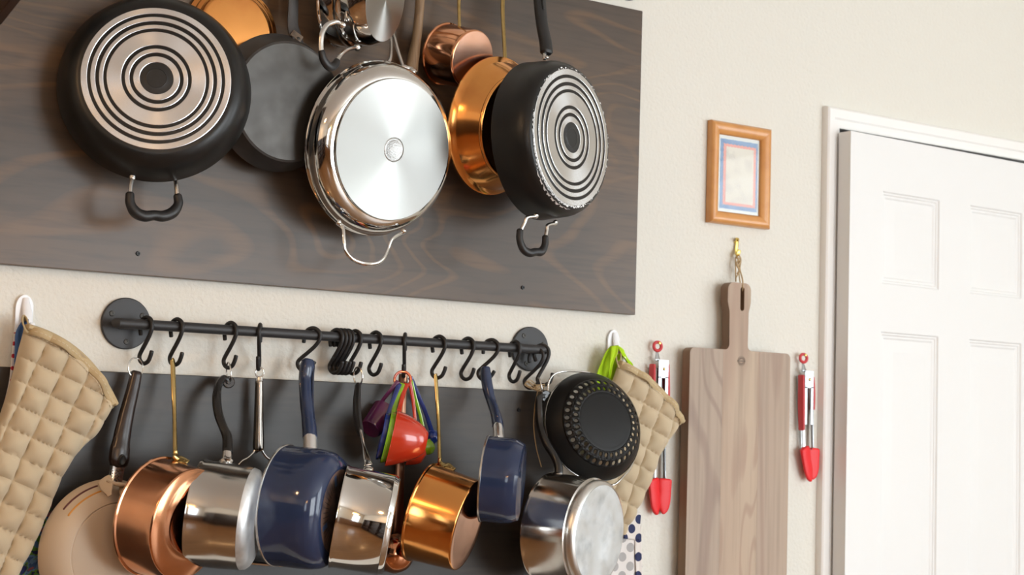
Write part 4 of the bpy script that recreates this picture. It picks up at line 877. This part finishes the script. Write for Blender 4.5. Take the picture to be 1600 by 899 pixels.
def mitt(label, left, right, bulge, rot, sp, y0, thick, loop, nu=104, nv=160):
    """quilted glove body: rows of points between the two side outlines, puffed between stitched diamond lines"""
    Ls, Rs = smooth_pts(left, 8), smooth_pts(right, 8)
    def at(C, f):
        k = f*(len(C)-1); i = min(int(k), len(C)-2); return C[i].lerp(C[i+1], k-i)
    o0 = Ls[0]; ca, sa = cos(rot), sin(rot); vs, fs = [], []
    def surf(u, v, back):
        a, b = at(Ls, v), at(Rs, v); p = a.lerp(b, u)
        p = p + V(bulge)*((1-v)**3*4*u*(1-u))
        x, z = p.x-o0.x, p.z-o0.z
        q1 = abs(sin(pi*(x*ca+z*sa)/sp[0]+.4)); q2 = abs(sin(pi*(-x*sa+z*ca)/sp[1]+.9))
        e = (1-abs(2*u-1)**7)**.5
        wob = .0015*sin(x*60+z*41)+.0012*sin(z*97-x*30)
        puff = (q1**.42*q2**.42)
        if back: return V((p.x, y0+.002, p.z))
        return V((p.x, y0-thick*e-(.0165*puff+wob)*e, p.z))
    for bk in (0, 1):
        for j in range(nv+1):
            for i in range(nu+1): vs.append(surf(i/nu, j/nv, bk))
    n1 = (nu+1)*(nv+1)
    for j in range(nv):
        for i in range(nu):
            a = j*(nu+1)+i; fs.append((a, a+1, a+nu+2, a+nu+1)); fs.append((n1+a, n1+a+nu+1, n1+a+nu+2, n1+a+1))
    for j in range(nv):
        for i in (0, nu):
            a = j*(nu+1)+i; fs.append((a, a+nu+1, n1+a+nu+1, n1+a))
    for i in range(nu): fs.append((i, n1+i, n1+i+1, i+1)); b = nv*(nu+1)+i; fs.append((b, b+1, n1+b+1, n1+b))
    t = thing('oven_mitt', label, 'oven mitt', o0)
    obj('quilted_glove', (vs, fs), M_mitt, t, smooth=70)
    hem = [surf(i/26, 0, 0)+V((0, .001, .0)) for i in range(27)]
    hem2 = [surf(i/26, .045, 0)+V((0, -.0005, 0)) for i in range(27)]
    hem1 = [surf(i/26, .018, 0)+V((0, -.002, 0)) for i in range(27)]
    bd = obj('binding', join(sweep([V((p.x, y0-thick*.5, p.z+.001)) for p in hem], .0052, thick*.5+.004, ref=(0, -1, 0), raw=True, seg=14, p=.7), sweep(hem1, .0065, .0022, ref=(0, -1, 0), raw=True, seg=8)), M_mittb, t)
    st = []
    for C_ in (hem1, hem2):
        for a, b in zip(C_[:-1:1], C_[1::1]): st.append(sweep([a.lerp(b, .15)+V((0, -.0022, 0)), a.lerp(b, .7)+V((0, -.0022, 0))], .0007, seg=5, n=1))
    s_ = obj('stitches', join(*st), M_stitch, bd); s_['kind'] = 'stuff'
    obj('loop', sweep(loop, .0055, .0016, ref=(.8, -.6, 0), p=.6), M_mittb, t)
    return t
mitt('beige quilted oven mitt at the left edge, hanging over the blue cloth',
     [(0.8992,-0.055,1.4791), (0.8908,-0.055,1.4415), (0.8819,-0.055,1.3959), (0.8649,-0.055,1.331), (0.8302,-0.055,1.2244), (0.8009,-0.055,1.1248), (0.8016,-0.055,1.026)],
     [(1.0533,-0.055,1.3596), (1.0272,-0.055,1.3104), (1.0024,-0.055,1.2858), (0.9745,-0.055,1.2438), (0.954,-0.055,1.1891), (0.93,-0.055,1.1279), (0.8999,-0.055,1.0708)],
     (.012, 0, .020), radians(-22), (.042, .037), -.048, .018,
     [(0.9004,-0.062,1.4707), (0.8949,-0.058,1.4808), (0.8947,-0.048,1.4894), (0.9015,-0.036,1.4955), (0.9041,-0.045,1.4901), (0.903,-0.06,1.4751)])
mitt('beige quilted oven mitt on the right, behind the black strainer and over the lime cloth',
     [(2.118,-0.045,1.4784), (2.1013,-0.045,1.4364), (2.0787,-0.045,1.3842), (2.0567,-0.045,1.3199), (2.0428,-0.045,1.2563), (2.0609,-0.045,1.1932), (2.0949,-0.045,1.136)],
     [(2.2848,-0.045,1.3642), (2.2581,-0.045,1.3346), (2.232,-0.045,1.2974), (2.2114,-0.045,1.2515), (2.1876,-0.045,1.2086), (2.1591,-0.045,1.1674), (2.1355,-0.045,1.1356)],
     (.010, 0, .014), radians(-22), (.044, .040), -.047, .008,
     [(2.116,-0.05,1.4692), (2.112,-0.046,1.4859), (2.1163,-0.04,1.4991), (2.1274,-0.034,1.5037), (2.128,-0.04,1.4945), (2.1176,-0.052,1.4731)])

def drape(rows, y_of, fold, nu=26, nf=3.0, th=.0012, ph=0., sub=6):
    """hanging cloth: rows of (left point, right point) with sine folds that deepen downwards"""
    A, B = smooth_pts([r[0] for r in rows], sub), smooth_pts([r[1] for r in rows], sub); vs, fs = [], []; m = len(A)
    for j in range(m):
        f = j/(m-1)
        for i in range(nu+1):
            u = i/nu; p = A[j].lerp(B[j], u); p = p.copy(); p.y += y_of*f - fold*(.35+.65*f)*(.5+.5*sin(ph+nf*2*pi*u+1.5*f)); vs.append(p)
    for j in range(m-1):
        for i in range(nu): a = j*(nu+1)+i; fs.append((a, a+1, a+nu+2, a+nu+1))
    return vs, fs
def cloth(name, geo, m, par=None, th=.0014):
    o = obj(name, geo, m, par, smooth=80); md = o.modifiers.new('thickness', 'SOLIDIFY'); md.thickness = th; md.offset = 0; return o
# blue cloth with a white, red-dotted strip under the left mitt
bc = thing('kitchen_towel', 'blue kitchen towel with red-dotted white edge, behind the left oven mitt', 'towel', (0.9004,-0.025,1.4874))
cloth('towel_body', drape([((0.8995,-0.036,1.4933), (0.9079,-0.036,1.4938)), ((0.8895,-0.032,1.471), (0.9148,-0.032,1.4703)), ((0.8894,-0.031,1.4399), (0.93,-0.031,1.4315)), ((0.886,-0.031,1.388), (0.9334,-0.031,1.369)), ((0.8546,-0.031,1.2845), (0.9168,-0.031,1.2856)), ((0.8119,-0.031,1.1428), (0.9038,-0.031,1.1418))], 0, .006, nf=2), M_bluec, bc)
cloth('dotted_edge', drape([((0.8895,-0.024,1.4712), (0.8952,-0.024,1.4726)), ((0.8878,-0.024,1.4347), (0.8973,-0.024,1.4352)), ((0.8852,-0.024,1.388), (0.8967,-0.024,1.3885)), ((0.8745,-0.024,1.336), (0.8891,-0.024,1.3365))], 0, .002, nu=6, nf=1), M_dotr, bc)
# printed cloth peeping out below the left mitt
fc = cloth('floral_apron', drape([((0.9115,-0.0205,1.4851), (0.9158,-0.0205,1.4854)), ((0.9041,-0.0205,1.3888), (0.9429,-0.0205,1.3798)), ((0.8994,-0.0205,1.285), (0.9641,-0.0205,1.2653)), ((0.8941,-0.0205,1.1924), (0.9682,-0.0205,1.2007)), ((0.8756,-0.0205,1.1516), (0.9663,-0.0205,1.1664)), ((0.867,-0.0205,1.1212), (0.955,-0.0205,1.1178)), ((0.8579,-0.0205,1.1011), (0.9603,-0.0205,1.0991)), ((0.8522,-0.0205,1.0205), (0.9445,-0.0205,1.0377))], 0, .003, nf=3), M_floral)
tag(fc, 'floral green and blue apron peeping out below the left oven mitt', 'apron')
# lime cloth, hung over the right hook
lc = thing('lime_cloth', 'lime green cloth draped over the right white hook behind the oven mitt', 'cloth', (2.1217,-0.02,1.5089))
cloth('cloth_body', drape([((2.1041,-0.034,1.5129), (2.1206,-0.036,1.515)), ((2.0914,-0.032,1.498), (2.1374,-0.036,1.5042)), ((2.0808,-0.026,1.4679), (2.1395,-0.03,1.4822)), ((2.0764,-0.022,1.4458), (2.1684,-0.022,1.4522)), ((2.0735,-0.02,1.3839), (2.1976,-0.02,1.3746)), ((2.085,-0.02,1.2814), (2.2009,-0.02,1.27)), ((2.1046,-0.02,1.179), (2.1896,-0.02,1.1749))], 0, .008, nf=2.3, nu=34, ph=.6), M_lime, lc)
cloth('cloth_tie', drape([((2.1209,-0.04,1.5084), (2.1389,-0.034,1.5056)), ((2.1297,-0.042,1.4933), (2.151,-0.032,1.4893)), ((2.1416,-0.04,1.4822), (2.1629,-0.03,1.4794)), ((2.1485,-0.034,1.4643), (2.1699,-0.026,1.4654))], 0, .007, nf=2, nu=16), M_lime, lc)
cloth('cloth_fold', drape([((2.1027,-0.04,1.5127), (2.1191,-0.042,1.5148)), ((2.0955,-0.046,1.4928), (2.1101,-0.05,1.4986)), ((2.0944,-0.044,1.4722), (2.1025,-0.046,1.4777)), ((2.0982,-0.036,1.4466), (2.1015,-0.038,1.4467))], 0, .004, nf=1, nu=12), M_lime, lc)
# polka dot apron
pa = thing('polka_dot_apron', 'white apron with navy and grey polka dots, bottom right of the pots', 'apron', (2.1807,-0.02,1.1141))
cloth('apron_body', drape([((2.1602,-0.016,1.1786), (2.2069,-0.016,1.1785)), ((2.1324,-0.018,1.1248), (2.2087,-0.018,1.1226)), ((2.1185,-0.018,1.0508), (2.2127,-0.018,1.0486)), ((2.0984,-0.018,0.9246), (2.2184,-0.018,0.9192))], 0, .003, nf=1.6), M_dotg, pa)
cloth('apron_flap', drape([((2.1612,-0.021,1.1802), (2.2055,-0.021,1.1775)), ((2.1596,-0.022,1.1531), (2.2021,-0.022,1.1503)), ((2.1605,-0.022,1.1248), (2.2006,-0.022,1.1204))], 0, .002, nf=1), M_dotn, pa)
cloth('apron_edge', drape([((2.1909,-0.0215,1.1205), (2.2058,-0.0215,1.1528)), ((2.1915,-0.022,1.0882), (2.2082,-0.022,1.0905)), ((2.1946,-0.022,1.0429), (2.2113,-0.022,1.0425)), ((2.1984,-0.022,0.9206), (2.2168,-0.022,0.9198))], 0, .002, nf=1, nu=10), M_dotn, pa)

# ================================================================ TONGS
M_tong = mat('tong_steel', (.38, .385, .39), .24, 1)
def tongs(label, ring, neck, head_top, slot_top, armL, armR, tipL, tipR, gripL, gripR, y):
    """each arg in world points; arms are (top, bottom), tips are (top, bottom), w half widths"""
    t = thing('tongs', label, 'tongs', ring)
    obj('pull_ring', torus(ring, (-.25, -1, .05), .0085, .0034, sy=1.05), M_silp, t)
    obj('pull_tab', sweep([V(ring)+V((0, .002, -.010)), V(neck)], [.0028, .0068], [.0012, .0016], ref=(0, -1, 0), p=.5), M_tong, t)
    a0, a1 = V(armL[0]), V(armL[1]); b0, b1 = V(armR[0]), V(armR[1])
    for nm, (p0, p1), sgn in (('arm', (a0, a1), -1), ('arm', (b0, b1), 1)):
        hw = .0088
        ar = obj(nm, join(sweep([p0, p0.lerp(p1, .3), p0.lerp(p1, .75), p1], [hw, hw*.9, hw*.55, hw*.6], .0012, ref=(sgn*.5, -1, 0), p=.4),
              sweep([p0+V((sgn*hw*.85, .004, 0)), p0.lerp(p1, .4)+V((sgn*hw*.75, .004, 0)), p0.lerp(p1, .8)+V((sgn*hw*.5, .003, 0)), p1+V((sgn*hw*.5, .002, 0))], [.0009]*4, [.0055, .0055, .004, .003], ref=(0, -1, 0), p=.5)), M_tong, t)
    hp = V(head_top); sl = V(slot_top)
    obj('hinge_plate', join(box(hp.x-.0128, hp.x+.0128, hp.y-.010, hp.y-.008, sl.z-.004, hp.z), box(hp.x-.0128, hp.x-.0055, hp.y-.010, hp.y-.008, sl.z-.085, sl.z-.002), box(hp.x+.0055, hp.x+.0128, hp.y-.010, hp.y-.008, sl.z-.085, sl.z-.002)), M_tong, t, smooth=0)
    obj('hinge_pin', rivet((hp.x+.001, hp.y-.010, (hp.z+sl.z)/2-.002), (0, -1, 0), .0035, .002), M_brass, t)
    for g in (gripL, gripR):
        obj('grip', sweep([g[0], V(g[0]).lerp(V(g[1]), .5), g[1]], [.0036, .0045, .0036], [.009, .010, .009], ref=(0, -1, 0), p=.8), M_silp, t)
    for p0, p1, sgn in ((*tipL, 1), (*tipR, -1)):
        p0, p1 = V(p0), V(p1); pts, ws = [], []
        for k in range(17):
            f = k/16; w = .0158*(1-.30*f**3)+.0006*sin(f*13); ctr = p0.lerp(p1, f); pts.append(ctr+V((sgn*.0004*sin(f*13), 0, 0))); ws.append(w*sqrt(max(.06, 1-max(0, (f-.72)/.28)**2.2)))
        obj('silicone_tip', sweep(pts, ws, [.0065*(1-.35*(k/16)) for k in range(17)], ref=(sgn*.25, -1, 0), raw=True, seg=16, p=.75), M_sil, t)
    obj('nail', join(xf(lathe([(0, .004), (.0022, .0035), (.003, .002), (.003, .001), (.0012, .001), (.0012, -.03)], 12), basis(V(ring)+V((.0018, -.003, .0065)), (0, -1, 0)))), M_nail, t)
    return t
tongs('red-tipped steel tongs half hidden by the right oven mitt, left of the cutting board', (2.2432,-0.016,1.5199), (2.2425,-0.018,1.4899), (2.2551,-0.013,1.4919), (2.257,-0.013,1.4587),
      ((2.2393,-0.012,1.4752), (2.2422,-0.014,1.2413)), ((2.2641,-0.01,1.4764), (2.2721,-0.012,1.2414)), ((2.2396,-0.016,1.244), (2.2519,-0.014,1.173)), ((2.2737,-0.012,1.2441), (2.274,-0.01,1.174)),
      ((2.2307,-0.016,1.4814), (2.2311,-0.016,1.3822)), ((2.2709,-0.012,1.4833), (2.2747,-0.012,1.3834)), -.02)
tongs('red-tipped steel tongs hanging alone between cutting board and door', (2.6609,-0.016,1.5155), (2.6615,-0.018,1.4857), (2.6732,-0.013,1.4877), (2.6808,-0.013,1.4539),
      ((2.6608,-0.012,1.4758), (2.6654,-0.014,1.3134)), ((2.6882,-0.01,1.477), (2.6957,-0.012,1.3139)), ((2.6663,-0.018,1.3164), (2.6874,-0.016,1.2447)), ((2.7006,-0.01,1.3154), (2.701,-0.01,1.2488)),
      ((2.653,-0.018,1.4769), (2.6566,-0.018,1.357)), ((2.6961,-0.006,1.4745), (2.6987,-0.006,1.4033)), -.02)

# ================================================================ CUTTING BOARD
FY, BY = -.040, -.016
xl, xr = V((2.3113,-0.04,1.5156)).x, V((2.5981,-0.04,1.5107)).x
zt = V((2.3493,-0.04,1.5216)).z; nl, nr = V((2.4353,-0.04,1.5657)).x, V((2.4756,-0.04,1.568)).x
ht = V((2.4445,-0.04,1.6664)).z; hl, hr = V((2.4133,-0.04,1.6395)).x, V((2.4793,-0.04,1.6413)).x
zn = V((2.4553,-0.04,1.6039)).z
cb = thing('cutting_board', 'long grey-brown wooden paddle cutting board hanging on a brass hook', 'cutting board', ((xl+xr)/2, -.02, zt))
s1, s2 = V((2.4034,-0.04,1.5027)).x, V((2.5076,-0.04,1.5077)).x
def arc(cx, cz, r, a0, a1, n=7): return [(cx+r*cos(radians(a0+(a1-a0)*k/n)), cz+r*sin(radians(a0+(a1-a0)*k/n))) for k in range(n+1)]
zb = .80
left_o = [(xl, zb)] + [(s1, zb), (s1, zt)] + arc(xl+.012, zt-.012, .012, 90, 180)
right_o = [(s2, zb), (xr, zb)] + arc(xr-.012, zt-.012, .012, 0, 90) + [(s2, zt)]
fr = .012; hc = (hl+hr)/2; hw_ = (hr-hl)/2
nm = (nl+nr)/2; nl, nr = hc-hw_*.80, hc+hw_*.80
mid_o = [(s1, zb), (s2, zb), (s2, zt)] + [(x, z) for x, z in arc(nr+fr, zt+fr, fr, 270, 180)] + [(nr+.001, zn), (hc+hw_, zn+.02)] + arc(hc+hw_-.016, ht-.016, .016, 0, 90) + arc(hc-hw_+.016, ht-.016, .016, 90, 180) + [(hc-hw_, zn+.02), (nl-.001, zn)] + [(x, z) for x, z in arc(nl-fr, zt+fr, fr, 360, 270)] + [(s1, zt)]
slot_x = V((2.4546,-0.04,1.6327)).x; sz0, sz1 = V((2.4553,-0.04,1.6066)).z, V((2.4539,-0.04,1.6575)).z
slot = arc(slot_x, sz1-.0055, .0055, 0, 180)+arc(slot_x, sz0+.0055, .0055, 180, 360)
for o_, hs, mm in ((left_o, [], M_cut[0]), (mid_o, [slot], M_cut[1]), (right_o, [], M_cut[2])):
    po = obj('plank', plate(o_, hs, FY, BY), [mm, M_cutside], cb, smooth=35)
    for f in po.data.polygons:
        if abs(f.normal.y) < .5: f.material_index = 1
    bevel(po, .0022, 2, 60)
stc = V((2.4549,-0.0404,1.499)); sg = []
for r0, r1 in ((.0098, .0104), (.0078, .0082)):
    sg.append(xf(lathe([(r0, 0), (r0, .0003), (r1, .0003), (r1, 0)], 40), basis(stc, (0, -1, 0))))
sg.append(box(stc.x-.0112, stc.x+.0112, FY-.0004, FY, stc.z-.0012, stc.z+.0012))
for k in range(9):
    a = radians(25+k*16); sg.append(xf(box(-.0005, .0005, -.0003, 0, -.001, .001), Matrix.Translation((stc.x+.006*cos(a), FY, stc.z+.006*sin(a))) @ Matrix.Rotation(-(a-pi/2), 4, 'Y')))
    sg.append(xf(box(-.0005, .0005, -.0003, 0, -.001, .001), Matrix.Translation((stc.x+.006*cos(a), FY, stc.z-.006*sin(a))) @ Matrix.Rotation((a-pi/2), 4, 'Y')))
q = obj('burnt_stamp', join(*sg), M_stamp, cb, smooth=0); q['kind'] = 'stuff'
bh = thing('brass_hook', 'small brass picture hook nailed under the framed print', 'hook', (2.4694,-0.004,1.7497))
obj('hook_strip', sweep([(2.4689,-0.004,1.7678), (2.4675,-0.005,1.7537), (2.4651,-0.006,1.7366), (2.4617,-0.01,1.7291), (2.4592,-0.017,1.727), (2.46,-0.02,1.7339), (2.4617,-0.02,1.7396)], .0042, .0011, ref=(0, -1, .01), p=.5), M_nail, bh)
obj('nail', xf(lathe([(0, .004), (.003, .0035), (.0042, .001), (.0042, 0), (.0015, 0), (.0015, -.016)], 16), basis((2.4636,-0.01,1.7627), (0, -1, .5))), M_nail, bh)
tl = [sweep([(2.4627,-0.014,1.7303), (2.4565,-0.014,1.7215), (2.4518,-0.02,1.6916), (2.4551,-0.018,1.6712)], .0016, seg=7),
      sweep([(2.4628,-0.016,1.7302), (2.4695,-0.016,1.7196), (2.4636,-0.02,1.6994), (2.4625,-0.03,1.6766), (2.4538,-0.041,1.6615), (2.4577,-0.036,1.6538)], .0017, seg=7),
      sweep([(2.4565,-0.017,1.724), (2.4624,-0.021,1.7131), (2.4552,-0.021,1.7043), (2.4628,-0.021,1.6979), (2.4566,-0.02,1.6878)], .0019, seg=7),
      sweep([(2.4639,-0.019,1.7231), (2.4523,-0.022,1.7095), (2.4601,-0.022,1.6935), (2.4522,-0.021,1.6791)], .0015, seg=7),
      sweep([(2.4558,-0.038,1.6563), (2.4632,-0.03,1.649), (2.4702,-0.018,1.6584), (2.4676,-0.014,1.6862), (2.4647,-0.012,1.725)], .0015, seg=7)]
lp = obj('twine_loop', join(*tl), M_twine); tag(lp, 'knotted jute twine loop between brass hook and cutting board', 'twine')

# ================================================================ FRAMED PRINT
fx0, fx1 = V((2.38,-0.018,2.012)).x, V((2.5543,-0.018,2.0154)).x; fz0, fz1 = V((2.5579,-0.018,1.7937)).z, V((2.5543,-0.018,2.0154)).z
pf = thing('picture_frame', 'small honey wooden frame with a blue and pink bordered print', 'picture frame', ((fx0+fx1)/2, 0, fz0))
fwid = .027
prof = [(0, -.001), (0, -.014), (.004, -.0185), (.010, -.0195), (.018, -.0175), (.024, -.0125), (fwid, -.0095), (fwid, -.004), (.016, -.001)]
cs = [((fx0, fz0), (1, 1)), ((fx1, fz0), (-1, 1)), ((fx1, fz1), (-1, -1)), ((fx0, fz1), (1, -1))]
for i in range(4):
    vs = []
    for (cx, cz), (sx_, sz_) in (cs[i], cs[(i+1) % 4]):
        for o_, d in prof: vs.append((cx+sx_*o_, d, cz+sz_*o_))
    n_ = len(prof); fs = [(k, (k+1) % n_, n_+(k+1) % n_, n_+k) for k in range(n_)] + [tuple(range(n_)), tuple(range(2*n_-1, n_-1, -1))]
    obj('frame_rail', (vs, fs), M_frame, pf, smooth=50)
ix0, ix1, iz0, iz1 = fx0+fwid-.002, fx1-fwid+.002, fz0+fwid-.002, fz1-fwid+.002
obj('mat_paper', box(ix0, ix1, -.0052, -.0042, iz0, iz1), M_paper, pf, smooth=0)
def wavy(x0, x1, z0, z1, amp, nw, y, jit=0.):
    r_ = random.Random(int(nw)); out = []
    seq = [((x0, z0), (x1, z0)), ((x1, z0), (x1, z1)), ((x1, z1), (x0, z1)), ((x0, z1), (x0, z0))]
    for (a, b), (c, d) in seq:
        L_ = math.hypot(c-a, d-b); m_ = max(6, int(L_/.0014)); nx, nz = -(d-b)/L_, (c-a)/L_
        for k in range(m_):
            f = k/m_; w = amp*abs(sin(pi*f*L_/.0095*nw/10))+jit*r_.uniform(-1, 1); out.append((a+(c-a)*f+nx*w, b+(d-b)*f+nz*w))
    return plate(out, [], y, y+.0003)
W_, H_ = ix1-ix0, iz1-iz0
pr = obj('print', wavy(ix0+.07*W_, ix1-.05*W_, iz0+.055*H_, iz1-.055*H_, .0006, 4, -.0056, .0004), M_pblue, pf, smooth=0)
obj('pink_border', wavy(ix0+.135*W_, ix1-.085*W_, iz0+.10*H_, iz1-.11*H_, .0018, 9, -.0060), M_ppink, pr, smooth=0)
obj('cream_centre', wavy(ix0+.195*W_, ix1-.145*W_, iz0+.135*H_, iz1-.145*H_, .0014, 11, -.0064), M_pcream, pr, smooth=0)
obj('glass', box(ix0, ix1, -.0082, -.0074, iz0, iz1), M_glass, pf, smooth=0)
